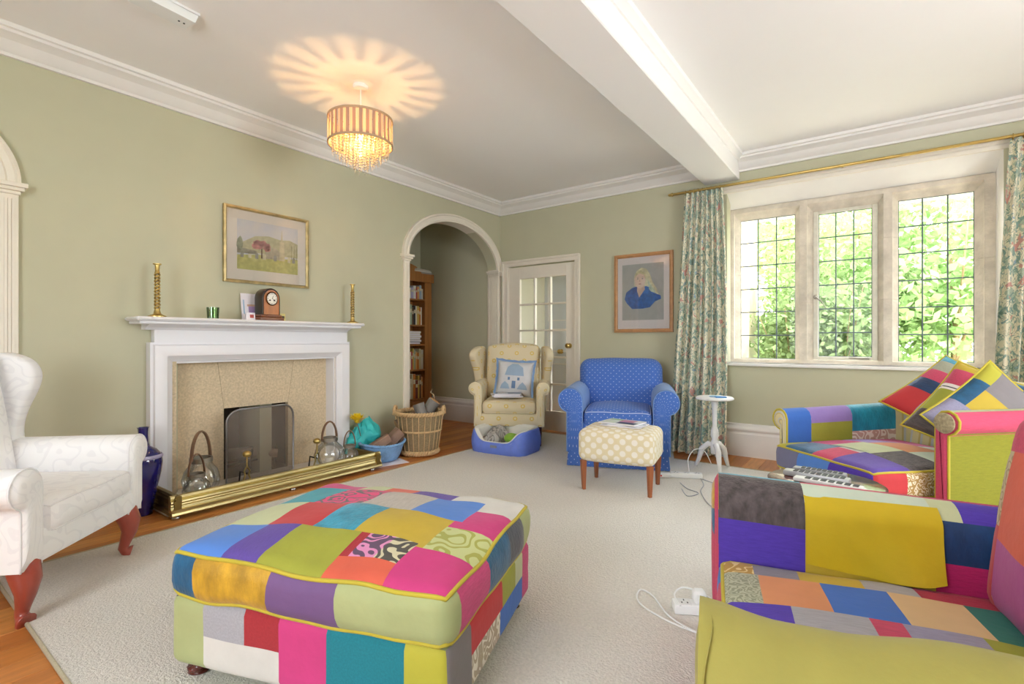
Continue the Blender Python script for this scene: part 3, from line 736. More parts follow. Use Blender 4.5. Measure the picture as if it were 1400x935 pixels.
ck = thing('mantel_clock', 'arched wooden mantel clock with white dial', 'clock', (.135, 2.02, MZ), R(100))
M_EB = mat('ebonised_wood', '#2e2220', .3, var=.2, coat=.3); M_INL = mat('inlaid_walnut', '#b0682e', .35, var=.2, vscale=20, stretch=(1, 1, .3), coat=.3)
def archp(w, h, n=14): return [(-w, 0), (w, 0), (w, h - w)] + [(w * math.cos(PI * i / n), h - w + w * math.sin(PI * i / n)) for i in range(1, n)] + [(-w, h - w)]
mb = MB(); mb.box((0, 0, .012), (.21, .125, .024), .004); mb.box((0, 0, .034), (.185, .11, .02), .006); mb.build('plinth', mat('walnut', '#7a4526', .35, var=.2, coat=.3), ck, 30)
mb = MB(); mb.prism(archp(.078, .205), .09, Matrix.Translation((0, -.045, .044)), .003); mb.build('case', M_EB, ck, 30)
mb = MB(); mb.prism(archp(.066, .19), .004, Matrix.Translation((0, -.048, .046)), 0); mb.build('front_panel', M_INL, ck, 30)
DM = Matrix.Translation((0, -.049, .168)) @ Matrix.Rotation(R(90), 4, 'X')
MB().lathe([(.046, 0), (.05, 0), (.054, .004), (.05, .008), (.045, .006)], 30, DM, cap=False).build('bezel', mat('dark_bronze', '#5a3a22', .3, .8), ck, 60)
MB().lathe([(0, .001), (.046, .001), (.046, .003), (0, .003)], 30, DM).build('dial', mat('enamel_white', '#efebdf', .3), ck, 30)
mb = MB()
for k in range(12): a = k * PI / 6; mb.box((.037 * math.sin(a), -.0525, .168 + .037 * math.cos(a)), (.003, .001, .009 if k % 3 == 0 else .006), M=None)
mb.tube([(0, -.0535, .168), (.012, -.0535, .190)], .0014, 5); mb.tube([(0, -.0535, .168), (.03, -.0535, .158)], .0012, 5)
mb.build('numerals_and_hands', M_DARK, ck, 0)
for s in (-1, 1): MB().lathe([(0, 0), (.006, 0), (.006, .002), (0, .002)], 10, Matrix.Translation((s * .019, -.0525, .155)) @ Matrix.Rotation(R(90), 4, 'X')).build('winding_hole', M_DARK, ck, 0)
def card(name, label, loc, rz, w, h, m, extra=(), tilt=-8):
    root = thing(name, label, 'card', loc, rz); root.rotation_euler = (R(tilt), 0, rz)
    MB().bb(-w / 2, w / 2, -.001, .001, 0, h).build('sheet', m, root, 0)
    for x0, x1, z0, z1, mm in extra: MB().bb(x0, x1, -.0018, -.001, z0, z1).build('print', mm, root, 0)
M_PAPER = mat('paper_white', '#ece8ee', .8)
card('greeting_card', 'tall white card propped behind the mantel clock, with lilac print', (.045, 1.945, MZ + .001), R(90), .15, .21, M_PAPER, ((-.02, .03, .03, .11, mat('lilac_ink', '#b79bc9', .8)), (-.03, .035, .11, .125, mat('peach_ink', '#d8b49a', .8)), (-.06, -.05, .05, .16, mat('pale_blue_ink', '#a9c4dd', .8))))
card('greeting_card', 'plain white card propped behind the clock on its arch side', (.04, 2.09, MZ + .001), R(90), .1, .2, M_PAPER)
card('postcard', 'small white card with red square beside the clock', (.15, 1.885, MZ + .001), R(85), .065, .055, M_PAPER, ((-.005, .022, .015, .04, mat('red_ink', '#b5544e', .8)),))
card('photo_card', 'tiny yellow photo card leaning at the clock plinth', (.12, 2.155, MZ + .001), R(85), .04, .06, mat('yellow_photo', '#d8d08a', .6), ((-.008, .012, .02, .04, mat('dark_photo_ink', '#4a4a3a', .6)),))

# ------------------------------------------------------------------ pictures
def picture(name, label, loc, rz, w, h, fw, fm, mount, art_rect, art_m, cat='picture'):
    root = thing(name, label, cat, loc, rz)
    for nm, x0, x1, z0, z1 in (('top', 0, 0, 0, 0),): pass
    fr = [((-w / 2, h / 2), (w / 2, h / 2)), ((w / 2, h / 2), (w / 2, -h / 2)), ((w / 2, -h / 2), (-w / 2, -h / 2)), ((-w / 2, -h / 2), (-w / 2, h / 2))]
    for (ax, az), (bx, bz) in fr:      # four mitred mouldings
        ia = (ax - math.copysign(fw, ax), az - math.copysign(fw, az)); ib = (bx - math.copysign(fw, bx), bz - math.copysign(fw, bz))
        mb = MB(); vs = [(ax, 0, az), (bx, 0, bz), (bx, -.022, bz), (ax, -.022, az), (lerp(ax, ia[0], .6), -.026, lerp(az, ia[1], .6)), (lerp(bx, ib[0], .6), -.026, lerp(bz, ib[1], .6)), (ib[0], -.014, ib[1]), (ia[0], -.014, ia[1]), (ib[0], -.006, ib[1]), (ia[0], -.006, ia[1])]
        mb.add(vs, [(0, 1, 2, 3), (3, 2, 5, 4), (4, 5, 6, 7), (7, 6, 8, 9)]); mb.build('frame_moulding', fm, root, 0)
    MB().bb(-w / 2 + fw * .8, w / 2 - fw * .8, -.008, -.003, -h / 2 + fw * .8, h / 2 - fw * .8).build('mount', mount, root, 0)
    x0, x1, z0, z1 = art_rect
    art = MB().bb(x0, x1, -.009, -.0075, z0, z1).build('artwork', art_m, root, 0)
    MB().bb(-w / 2 + fw, w / 2 - fw, -.0135, -.0125, -h / 2 + fw, h / 2 - fw).build('glass', glassy('picture_glass', (1, 1, 1), .025), root, 0)
    def shape(nm, pts, m, k):    # pts in 0..1 of the artwork
        n = len(pts); y = -.009 - .00022 * k
        MB().add([(lerp(x0, x1, a), y, lerp(z0, z1, b)) for a, b in pts], [tuple(range(n))]).build(nm, m, art, 0)
    return root, shape
def blob(cx, cz, rx, rz, n=18, j=0, seed=0): return [(cx + rx * math.cos(2 * PI * i / n) * (1 + j * noise.noise(Vector((i * 1.7, seed, 0)))), cz + rz * math.sin(2 * PI * i / n) * (1 + j * noise.noise(Vector((i * 1.7, seed, 3))))) for i in range(n)]
M_GILT = mat('gilt_frame', '#c9b482', .38, .85, var=.25, vscale=14)
pw, ph = .692, .585
root, sh = picture('watercolour_picture', 'gilt framed watercolour of a church and pink tree above the mantel', (.004, 2.093, 1.834), R(90), pw, ph, .024, M_GILT, mat('cream_mount', '#f0e7da', .9), (-.245, .25, -.185, .2), mat('wash_sky', '#d2d4dc', .9, var=.1, vscale=9, col2='#e2dcd6'))
G = lambda c, n, v=.15: mat('wash_' + n, c, .9, var=v, vscale=28)
sh('hill', [(0, .36), (0, .52), (.1, .56), (.28, .70), (.5, .74), (.68, .70), (.86, .72), (1, .66), (1, .36)], G('#c6c099', 'hill'), 1)
sh('meadow', [(0, 0), (1, 0), (1, .33), (.7, .30), (.4, .34), (0, .28)], G('#cac781', 'meadow', .15), 2)
sh('tower', [(.67, .26), (.77, .26), (.76, .66), (.735, .66), (.72, .92), (.70, .66), (.68, .66)], G('#d4c9a6', 'tower'), 3)
sh('nave', [(.42, .27), (.68, .27), (.68, .44), (.6, .52), (.46, .5)], G('#bdb299', 'nave', .2), 4)
for i, x in enumerate((.05, .17, .28, .4, .58, .82, .9)): sh('gravestone', [(x, .24), (x + .05, .24), (x + .05, .34), (x + .025, .37), (x, .34)], G('#d9d2b2' if i % 2 else '#a5a298', 'grave%d' % (i % 2)), 5)
sh('dark_tree', blob(.04, .52, .05, .14, 14, .5, 3), G('#9aa083', 'dtree', .3), 6)
sh('painted_hedge', [(0, .32), (.3, .33), (.3, .40), (.15, .42), (0, .44)], G('#a39f8c', 'hedge', .3), 6)
for i in range(9): sh('blossom', blob(.38 + .1 * math.cos(i * 2.2), .52 + .055 * math.sin(i * 1.7), .055, .06, 12, .6, i), G('#d3948c', 'blossom', .25), 7 + i % 3)
sh('tree_trunk', [(.37, .26), (.395, .26), (.392, .5), (.378, .5)], G('#7a6654', 'trunk'), 8)
for x in (.88, .93, .97): sh('tree_trunk', [(x, .3), (x + .008, .3), (x + .012, .62), (x + .006, .62)], G('#9a9468', 'trunk2'), 8)

pw, ph = .65, .845
root, sh = picture('portrait_picture', 'wood framed pastel portrait of a fair-haired woman in blue', (1.938, WY - .004, 1.606), 0, pw, ph, .038, mat('oak_frame', '#b9885a', .5, var=.15, vscale=16), mat('white_mount', '#ece4e4', .9), (-.235, .225, -.29, .31), mat('grey_pastel_paper', '#b5b6b4', .9, var=.06, vscale=12))
P_ = lambda c, n, v=.12: mat('pastel_' + n, c, .95, var=v, vscale=30)
sh('hair', [(.3, .62), (.3, .78), (.36, .88), (.48, .93), (.6, .9), (.68, .8), (.74, .66), (.84, .54), (.88, .44), (.8, .36), (.66, .36), (.6, .5), (.4, .55)], P_('#d9d2ae', 'hair', .25), 1)
sh('hair_shadow', [(.62, .72), (.7, .62), (.8, .5), (.82, .42), (.72, .40), (.66, .5)], P_('#bcc6b2', 'hair2', .3), 2)
sh('blouse', [(.06, .38), (.1, .5), (.25, .58), (.36, .6), (.42, .54), (.5, .58), (.6, .6), (.7, .5), (.93, .42), (.94, .36), (.8, .32), (.68, .22), (.5, .2), (.25, .2), (.12, .3)], P_('#2f62b5', 'blouse', .3), 3)
sh('collar', [(.28, .58), (.38, .6), (.36, .5), (.24, .46)], P_('#2752a0', 'collar'), 4)
sh('collar', [(.56, .6), (.66, .58), (.64, .46), (.52, .48)], P_('#3a74c8', 'collar2'), 4)
sh('neck', [(.38, .62), (.54, .64), (.56, .54), (.42, .4), (.37, .52)], P_('#d9b9a6', 'skin2'), 5)
sh('face', blob(.44, .71, .135, .145, 22), P_('#e6cbbb', 'skin', .06), 6)
sh('fringe', [(.32, .74), (.34, .84), (.46, .88), (.58, .82), (.57, .72), (.54, .80), (.44, .83), (.36, .80)], P_('#cfc69a', 'hair3', .25), 7)
for x in (.385, .5): sh('eye', blob(x, .735, .018, .008, 10), P_('#5d6470', 'eye'), 8); sh('brow', [(x - .025, .757), (x + .025, .76), (x + .02, .766), (x - .02, .763)], P_('#8d7d66', 'brow'), 8)
sh('nose', [(.432, .73), (.424, .685), (.452, .68), (.444, .69)], P_('#bd9683', 'nose'), 8)
sh('mouth', blob(.438, .642, .035, .010, 12), P_('#b0766e', 'lips'), 8)

# ------------------------------------------------------------------ patchwork cloths
for n, c, k in (('teal', '#17889a', 'weave'), ('turquoise', '#1f9fc0', 'velvet'), ('navy', '#123f72', 'velvet'), ('petrol', '#14608c', 'velvet'), ('blue', '#3f78d6', 'plain'), ('cornflower', '#5c92ea', 'plain'),
                ('purple', '#5a3fc0', 'weave'), ('violet', '#6a51b0', 'weave'), ('plum', '#7d5a90', 'plain'), ('lilac', '#a58ad2', 'plain'), ('mauve', '#c05aa8', 'plain'), ('magenta', '#c8206e', 'weave'), ('hotpink', '#e0408a', 'plain'), ('pink', '#e0558c', 'weave'),
                ('rose', '#dd4f72', 'weave'), ('red', '#d83a40', 'plain'), ('crimson', '#bf2146', 'weave'), ('brick', '#b8303a', 'weave'), ('coral', '#ee6a50', 'plain'), ('peach', '#f0a06c', 'plain'), ('sand', '#ecc896', 'plain'),
                ('olive', '#959622', 'weave'), ('lime', '#aeb13e', 'plain'), ('chartreuse', '#c9c23e', 'plain'), ('yellow', '#e3c81a', 'plain'), ('mustard', '#d8b93a', 'plain'), ('gold', '#d6a52a', 'velvet'), ('sage', '#bcc48a', 'plain'), ('pistachio', '#d5dcae', 'plain'), ('mint', '#d6e4d0', 'plain'),
                ('white', '#e9e6e0', 'plain'), ('linen', '#cfc6bc', 'weave'), ('dove', '#b9b8c0', 'weave'), ('grey', '#8d8688', 'plain'), ('steel', '#97939c', 'weave'), ('slate', '#4a4c5c', 'velvet'), ('charcoal', '#5d5455', 'chenille'), ('greygreen', '#b0b09a', 'weave'), ('bluegrey', '#7d7fa0', 'plain'), ('lavender', '#a9a4c2', 'weave'), ('emerald', '#1f7f74', 'plain')): fab(n, c, k)
pattern('damask', '#6d5f66', swirl(22, '#e0407a', -.3, -.1)); pattern('swirlgreen', '#c3c98a', swirl(16, '#a5a650', .3, .5)); pattern('paisley', '#b58d3a', swirl(26, '#e0c88a', .5, .7)); pattern('floralbeige', '#b3a48c', swirl(30, '#e8e2d4', .35, .55))
pattern('goldlace', '#a8874a', swirl(50, '#e0d4b8', .35, .6)); pattern('floralpink', '#c8a394', swirl(24, '#e8dcd0', .2, .5))
pattern('woven', '#b2b49a', swirl(60, '#8d9078', 0, .4)); pattern('texturedbeige', '#c2b08c', swirl(40, '#a08c68', .3, .6))
pattern('stripe', '#e9e2dc', stripes(16, ((0, '#ece4e0'), (.4, '#c4476a'), (.55, '#ece4e0'), (.75, '#4a4650'), (.85, '#ece4e0'))))
pattern('finestripe', '#e9e2dc', stripes(45, ((0, '#ece8e4'), (.5, '#55505a'), (.6, '#ece8e4')), R(90)))
pattern('creamstripe', '#dccf9a', stripes(14, ((0, '#dcd0a0'), (.4, '#cbb87a'), (.6, '#c2c6cc'), (.8, '#dcd0a0'))))

# ------------------------------------------------------------------ patchwork ottoman
ot = thing('ottoman', 'large square patchwork ottoman with yellow piping on the rug', 'ottoman', (2.47, 1.185, .0), R(18.8))
PB = rbox(.985, .80, .230, .035, (.0, .0, 0), (0, 0, .1725), .004, 5)
base = cushion_part('base', rbox(.98, .795, .225, .035, c=(0, 0, .1725)), MATS['sage'], ot)
f = lambda sd, P: (lambda u, v: P(sd, u, v))
patches(base, f('front', PB), PB.dim['front'], cols([0, .145, .31], 0, 1, ['sage', 'white'])[:1] + [(.145, .44, 0, .5, 'white'), (.145, .31, .5, 1, 'dove'), (.31, .44, .5, 1, 'brick'), (.44, .61, 0, 1, 'hotpink'), (.61, .865, 0, 1, 'teal'), (.865, 1, 0, 1, 'chartreuse')])
patches(base, f('right', PB), PB.dim['right'], cols([0, .2, .42, .55, .74, .86, 1], .5, 1, ['grey', 'red', 'red', 'lime', 'pistachio', 'pink']) + cols([0, .2, .52, .74, .86, 1], 0, .5, ['grey', 'floralbeige', 'blue', 'blue', 'pink']))
patches(base, f('left', PB), PB.dim['left'], cols([0, .3, .6, 1], 0, 1, ['teal', 'mustard', 'plum'])); patches(base, f('back', PB), PB.dim['back'], cols([0, .25, .5, .75, 1], 0, 1, ['red', 'sage', 'blue', 'gold']))
PT = rbox(1.0, .82, .160, .05, (.012, .012, .055), (0, 0, .350), .014, 6, seed=3)
top = cushion_part('cushion', rbox(.994, .814, .155, .05, (.012, .012, .053), (0, 0, .350), .014, 6, seed=3), MATS['sage'], ot)
U = lambda x: (x + .5) / 1.0
V = lambda y: (y + .41) / .82
fab('teal_plain', '#2fa9bd')
r1, r2, r3 = V(-.19), V(.03), V(.27)
tp = [(0, U(-.29), 0, r1, 'cornflower'), (U(-.29), U(-.15), 0, r1, 'violet'), (U(-.15), U(.09), 0, r1, 'lime'), (U(.09), U(.29), 0, V(-.31), 'coral'), (U(.29), 1, 0, V(-.21), 'hotpink'),
      (U(.09), U(.12), V(-.31), r1, 'brick'), (U(.12), U(.205), V(-.31), r1, 'cameo_a'), (U(.205), U(.29), V(-.31), r1, 'cameo_b'), (U(.29), U(.33), V(-.21), r1, 'mustard')]
for n_, a_, b_ in (('cameo_a', '#5d4460', '#d98ab8'), ('cameo_b', '#4e4a44', '#cfc6a4')): pattern(n_, a_, swirl(22, b_, .2, .4))
tp += [(0, U(-.30), r1, r2, 'pistachio'), (U(-.30), U(-.11), r1, r2, 'red'), (U(-.11), U(.06), r1, r2, 'turquoise'), (U(.06), U(.315), r1, r2, 'mustard'), (U(.315), 1, V(-.21), V(-.03), 'swirlgreen')]
tp = [t for t in tp if not (t[4] == 'mustard' and t[1] == U(.33))] + [(U(.29), U(.315), V(-.21), r1, 'mustard')]
tp += [(0, U(-.28), r2, r3, 'teal_plain'), (U(-.28), U(-.07), r2, r3, 'damask'), (U(-.07), U(.14), r2, r3, 'linen'), (U(.14), U(.345), r2, r3, 'cornflower'), (U(.315), 1, V(-.03), r2, 'hotpink'), (U(.345), 1, r2, V(.17), 'hotpink'), (U(.345), 1, V(.17), r3, 'white')]

tp += cols([0, U(-.25), U(-.12), U(.01), U(.2), 1], r3, 1, ['hotpink', 'pistachio', 'coral', 'violet', 'white'])
patches(top, f('top', PT), PT.dim['top'], tp)
patches(top, f('front', PT), PT.dim['front'], cols([0, .125, .415, .655, 1], 0, 1, ['petrol', 'gold', 'plum', 'sage']))
patches(top, f('right', PT), PT.dim['right'], cols([0, .08, .34, .6, .82, 1], 0, 1, ['sage', 'mauve_pink', 'petrol', 'slate', 'sage']) if 'mauve_pink' in MATS else cols([0, .08, .34, .6, .82, 1], 0, 1, ['sage', 'pink', 'petrol', 'slate', 'sage']))
patches(top, f('left', PT), PT.dim['left'], cols([0, .35, .7, 1], 0, 1, ['red', 'lime', 'petrol'])); patches(top, f('back', PT), PT.dim['back'], cols([0, .35, .7, 1], 0, 1, ['blue', 'sage', 'plum']))
for sd in ('top', 'bottom'): MB().tube(edge_loop(PT, sd, 24), .0065, 7, closed=True).build('piping', M_PIPE, top, 180)
def twist_leg(parent, x, y, h=.095):
    mb = MB(); n = 16; vs = []; fs = []; K = 16
    for j in range(K + 1):
        z = h * j / K; b = [.024, .03, .026, .022, .026, .03, .031, .03, .026, .023, .024, .028, .031, .032, .032, .032, .032][j]
        for i in range(n): a = 2 * PI * i / n; r = b * (1 + .12 * math.sin(2 * a + j * 1.1)); vs.append((x + r * math.cos(a), y + r * math.sin(a), z + .013))
    for j in range(K):
        for i in range(n): k = (i + 1) % n; fs.append((j * n + i, j * n + k, (j + 1) * n + k, (j + 1) * n + i))
    fs.append(tuple(range(n - 1, -1, -1))); fs.append(tuple(K * n + i for i in range(n)))
    mb.add(vs, fs).build('leg', M_DMAHOG, parent, 180)
for sx in (-1, 1):
    for sy in (-1, 1): twist_leg(ot, sx * .43, sy * .345, .058)

# ------------------------------------------------------------------ near patchwork chair (faces the hearth, -x)
RZ = .0125
NPOS, NROT = (3.644, 1.375, RZ), R(-75.5)
ns = thing('patchwork_armchair', 'wide patchwork armchair with olive throw over one arm', 'armchair', NPOS, NROT)
# local x: + towards the camera, local y: + backwards
body0 = cushion_part('seat_base', rbox(.82, .90, .18, .03, c=(0, .47, .14)), MATS['plum'], ns)
PBf = rbox(.83, .91, .19, .03, c=(0, .47, .14))
patches(body0, f('front', PBf), PBf.dim['front'], cols([0, .3, .65, 1], 0, 1, ['pink', 'lime', 'teal']))
a_, bodyf, capf = arm_part('arm', (-.415, -1, .23, .098, .05, .615, .0, .92), MATS['rose'], ns, rise=-.03, inset=.005)
A_ = lambda y: y / .92
Lp = bodyf.length; vi = lambda z: (z - .05) / Lp          # inner face height -> v
vt = vi(.517)
va, vb, vc = vt + .06 / Lp, vt + .155 / Lp, vt + .30 / Lp
arm_p = [(0, A_(.255), vi(.25), vi(.49), 'purple'), (0, A_(.255), vi(.49), vb, 'charcoal'), (0, A_(.255), vb, vc, 'turquoise'), (A_(.255), A_(.59), vi(.25), va, 'mustard'), (A_(.255), A_(.59), va, vb, 'mint'), (A_(.255), A_(.59), vb, vc, 'rose'),
         (A_(.59), 1, vi(.25), vi(.45), 'magenta'), (A_(.59), 1, vi(.45), va, 'navy'), (A_(.59), A_(.66), va, vb, 'pistachio'), (A_(.66), 1, va, vb, 'purple'), (A_(.59), 1, vb, vc, 'magenta')]
patches(a_, bodyf, (.92, Lp), arm_p)
patches(a_, bodyf, (.92, Lp), cols([0, .35, .7, 1], vc, 1, ['teal', 'rose', 'sage']))
patches(a_, lambda u, v: capf(u, 1 - v), (.15, Lp), [(0, 1, 1 - vi(.40), 1, 'rose'), (0, 1, 1 - vt, 1 - vi(.40), 'petrol'), (0, 1, 1 - vc, 1 - vt, 'gold'), (0, 1, 0, 1 - vc, 'petrol')], step=.05, ref=Vector((-.5, .4, .4)))
# near arm
an, nbody, ncap = arm_part('arm', (.415, 1, .23, .098, .05, .615, .0, .92), MATS['teal'], ns, inset=.004)
patches(an, lambda u, v: ncap(u, v), (.15, Lp), [(0, 1, 0, .35, 'lime'), (0, 1, .35, 1, 'teal')], step=.05, ref=Vector((.5, .4, .4)))
# seat cushion
SZ = .285
PS = rbox(.825, .80, .15, .04, (0, .01, .022), (0, .40, SZ), .006, 5, seed=8)
sc_ = cushion_part('seat_cushion', rbox(.82, .795, .145, .04, (0, .01, .02), (0, .40, SZ), .006, 5, seed=8), MATS['sage'], ns)
sU = lambda x: (x + .4125) / .825
sV = lambda y: y / .80
u1, u2, u3 = sU(-.305), sU(-.11), sU(.09)
def srow(ua, ub, ys, ms): return [(ua, ub, sV(ys[i]), sV(ys[i + 1]), ms[i]) for i in range(len(ms))]
st = srow(0, u1, [0, .10, .225, .39, .52, .80], ['paisley', 'steel', 'mustard', 'dove', 'crimson'])
st += srow(u1, u2, [0, .11, .275, .44, .61, .80], ['woven', 'peach', 'blue', 'sand', 'emerald'])
st += srow(u2, u3, [0, .175, .35, .42, .58, .80], ['purple', 'dove', 'rose', 'lavender', 'lime'])
st += srow(u3, 1, [0, .3, .55, .80], ['coral', 'pistachio', 'lime'])
patches(sc_, f('top', PS), PS.dim['top'], st)
patches(sc_, f('front', PS), PS.dim['front'], cols([0, .18, .4, .7, 1], 0, 1, ['blue', 'rose', 'lime', 'teal']))
for sd in ('top', 'bottom'): MB().tube(edge_loop(PS, sd, 22), .006, 7, closed=True).build('piping', M_PIPE, sc_, 180)
# back frame and back cushion
MBk = Matrix.Translation((0, .98, .50)) @ Matrix.Rotation(R(-8), 4, 'X')
PK = rbox(1.22, .20, .74, .07, (0, .02, .0), M=MBk)
bk = cushion_part('backrest', PK, MATS['rose'], ns)
MC = Matrix.Translation((0, .80, .615)) @ Matrix.Rotation(R(-9), 4, 'X')
PC = rbox(.83, .16, .58, .07, (.0, .05, .02), M=MC, wr=.01, wf=5)
bc = cushion_part('back_cushion', rbox(.825, .155, .575, .07, (.0, .05, .02), M=MC, wr=.01, wf=5), MATS['sage'], ns)
patches(bc, f('front', PC), PC.dim['front'], [(0, .22, .78, 1, 'rose'), (0, .10, .42, .78, 'texturedbeige'), (0, .10, 0, .42, 'red'), (.10, .34, .36, .78, 'coral'), (.10, .34, 0, .36, 'mauve'), (.22, .6, .78, 1, 'sage'), (.34, .66, .4, .78, 'blue'), (.34, .66, 0, .4, 'mustard'), (.66, 1, 0, .5, 'purple'), (.66, 1, .5, .78, 'lime'), (.6, 1, .78, 1, 'petrol')])
patches(bc, f('left', PC), PC.dim['left'], [(0, 1, .8, 1, 'rose'), (0, 1, .42, .8, 'texturedbeige'), (0, 1, 0, .42, 'red')])
patches(bc, f('top', PC), PC.dim['top'], [(0, .3, 0, 1, 'rose'), (.3, .65, 0, 1, 'sage'), (.65, 1, 0, 1, 'petrol')])
MB().tube(edge_loop(PC, 'front', 20), .006, 7, closed=True).build('piping', M_PIPE, bc, 180)
for x in (-.5, .5):
    for y in (.1, .9): MB().lathe([(.02, 0), (.028, .02), (.026, .04), (.03, .055)], 14, Matrix.Translation((x, y, 0))).build('leg', M_DMAHOG, ns, 60)
# olive throw lying over the near arm: follows the roll with folds
th = thing('throw', 'soft olive throw draped over an arm of the wide patchwork armchair', 'throw', NPOS, NROT)
tb = polyline([(.407, .40), (.407, .50)] + [(.415 + .103 - .108 * math.cos(R(a)), .517 + .106 * math.sin(R(a))) for a in range(10, 200, 12)] + [(.655, .40), (.665, .22), (.67, .12)])
def thr(u, v):
    p = tb(v); y = lerp(-.028, .88, u)
    w = noise.noise(Vector((v * 4 + u * 5, u * 3, 1.3))) * .022 + .008 * math.sin((v * 1.6 + u * 3) * 6) * (.3 + u)
    d = Vector((p.x - .515, 0, p.y - .45)); d.normalize()
    return Vector((p.x, y, p.y)) + d * (.014 + max(-.008, w * .9)) + Vector((0, (-.012 if u < .02 else 0), 0))
fab('olive_throw', '#b3a952')
mb = MB(); mb.sheet(thr, 44, 60, size=(.9, 1.0), flip=True); o = mb.build('cloth', fab('olive_throw', '#b3a952'), th, 180)
def thf(u, v):      # front flap folding down over the arm end
    p = tb(v); c = Vector((.515, 0, .42)); q = c.lerp(Vector((p.x, 0, p.y)), u); q.y = -.045 + .02 * u ** 6 - .006 * math.sin(v * 30) * u
    d = Vector((p.x - .515, 0, p.y - .45)).normalized(); return q + d * .012 * u
mb = MB(); mb.sheet(thf, 8, 40, (0, 1, .12, .8), size=(.2, 1), flip=False); mb.build('front_fold', MATS['olive_throw'], th, 180)
# yellow cloth laid over the inside of the far arm
yt = thing('yellow_cloth', 'bright yellow cloth hanging inside the armchair arm beside the little table', 'cloth', NPOS, NROT)
def ycl(u, v):
    y = lerp(.255, .605, u); z = lerp(.585, .385 - .03 * math.sin(u * 2.4) + .02 * u, v); x = -.415 + .009 + .012 * v * v + .008 * math.sin(u * 5 + v * 3) * v + .022 * v * math.exp(-((u - .45 - .4 * v) ** 2) * 50) + .014 * v * math.exp(-((u - .15 - .5 * v) ** 2) * 90)
    if v < .25: x -= (.25 - v) ** 2 * .75
    return Vector((x, y, z))
mb = MB(); mb.sheet(ycl, 24, 20, size=(.3, .25)); mb.build('cloth', fab('yellow_throw', '#dbbd14'), yt, 180)

# ------------------------------------------------------------------ far patchwork chair (turned towards the ottoman)
fc = thing('patchwork_armchair', 'patchwork armchair with scroll arms heaped with scatter cushions', 'armchair', (3.69, 3.175, RZ), R(-43.8))
b0 = cushion_part('seat_base', rbox(.72, 1.0, .22, .03, c=(0, .57, .20)), MATS['violet'], fc)
PQ = rbox(.73, 1.01, .23, .03, c=(0, .57, .20))
patches(b0, f('front', PQ), PQ.dim['front'], cols([0, .35, .6, 1], 0, 1, ['violet', 'gold', 'violet'])); patches(b0, f('right', PQ), PQ.dim['right'], cols([0, .4, 1], 0, 1, ['mustard', 'blue']))
fa_, fbody, fcap = arm_part('arm', (-.355, -1, .055, .062, .05, .655, .12, 1.1), MATS['creamstripe'], fc, rise=.03, inset=.005)
L2 = fbody.length; w_ = lambda z: (z - .05) / L2; vt2 = w_(.593); vo = vt2 + .12 / L2; ve = vo + .07 / L2
patches(fa_, fbody, (.88, L2), [(0, .17, w_(.4), ve, 'blue'), (.17, .47, w_(.4), w_(.565), 'lime'), (.17, .47, w_(.565), vo, 'lilac'), (.47, .80, w_(.4), w_(.50), 'floralpink'), (.47, .80, w_(.50), vo, 'turquoise'), (.80, 1, w_(.4), vo, 'creamstripe'), (.17, 1, vo, ve, 'white'), (0, .5, ve, 1, 'teal'), (.5, 1, ve, 1, 'mustard')])
MB().tube([fbody(0, .1 + .9 * i / 40) - Vector((0, .004, 0)) for i in range(41)], .006, 7).build('piping', M_PIPE, fa_, 180)
ga, gbody, gcap = arm_part('arm', (.385, 1, .06, .056, .05, .755, .33, 1.1), MATS['rose'], fc, inset=.005)
MB().lathe([(0, -.002), (.047, -.002), (.049, .003), (.044, .008), (0, .009)], 24, Matrix.Translation((.385 + .056, .308, .755 - .056)) @ Matrix.Rotation(R(90), 4, 'X')).build('scroll_end', mat('scroll_floral', '#a89c7c', .8, var=.35, vscale=70), ga, 60)
L3 = gbody.length; gv = lambda z: 1 - (z - .05) / L3; rl = gv(.645); ri = rl - .15 / L3
patches(ga, lambda u, v: gbody(1 - u, v), (.84, L3), [(.45, 1, rl - .015, .96, 'olive'), (.45, 1, ri, rl - .015, 'rose'), (0, .45, rl - .015, .96, 'red'), (0, .45, ri, rl - .015, 'charcoal'), (0, 1, 0, ri, 'sage'), (0, 1, .96, 1, 'purple')])
MB().tube([gbody(0, .9 * i / 40) - Vector((0, .004, 0)) for i in range(41)], .006, 7).build('piping', M_PIPE, ga, 180)
P5 = rbox(.70, .86, .15, .045, (.0, .012, .035), (0, .445, .385), .005, 5, seed=2)
s5 = cushion_part('seat_cushion', rbox(.695, .855, .145, .045, (.0, .012, .033), (0, .445, .385), .005, 5, seed=2), MATS['white'], fc)
patches(s5, f('top', P5), P5.dim['top'], [(0, .12, 0, .22, 'chartreuse'), (.12, .42, 0, .25, 'petrol'), (.42, .62, 0, .22, 'rose'), (.62, 1, 0, .26, 'violet'), (.66, 1, .26, .5, 'charcoal'), (.3, .66, .26, .5, 'pistachio'), (0, .3, .25, .5, 'pink'), (0, .35, .5, .75, 'lilac'), (.35, .7, .5, .75, 'peach'), (.7, 1, .5, .75, 'mint'), (0, .5, .75, 1, 'hotpink'), (.5, 1, .75, 1, 'white')])
patches(s5, f('front', P5), P5.dim['front'], cols([0, .3, .62, 1], 0, 1, ['bluegrey', 'cornflower', 'purple'])); patches(s5, f('right', P5), P5.dim['right'], cols([0, .22, .45, 1], 0, 1, ['red', 'goldlace', 'blue']))
for sd in ('top', 'bottom'): MB().tube(edge_loop(P5, sd, 22), .006, 7, closed=True).build('piping', M_PIPE, s5, 180)
MK = Matrix.Translation((0, 1.12, .44)) @ Matrix.Rotation(R(-9), 4, 'X')
cushion_part('backrest', rbox(.94, .2, .80, .08, (0, .02, .02), M=MK), MATS['creamstripe'] if 'creamstripe' in MATS else MATS['sand'], fc)
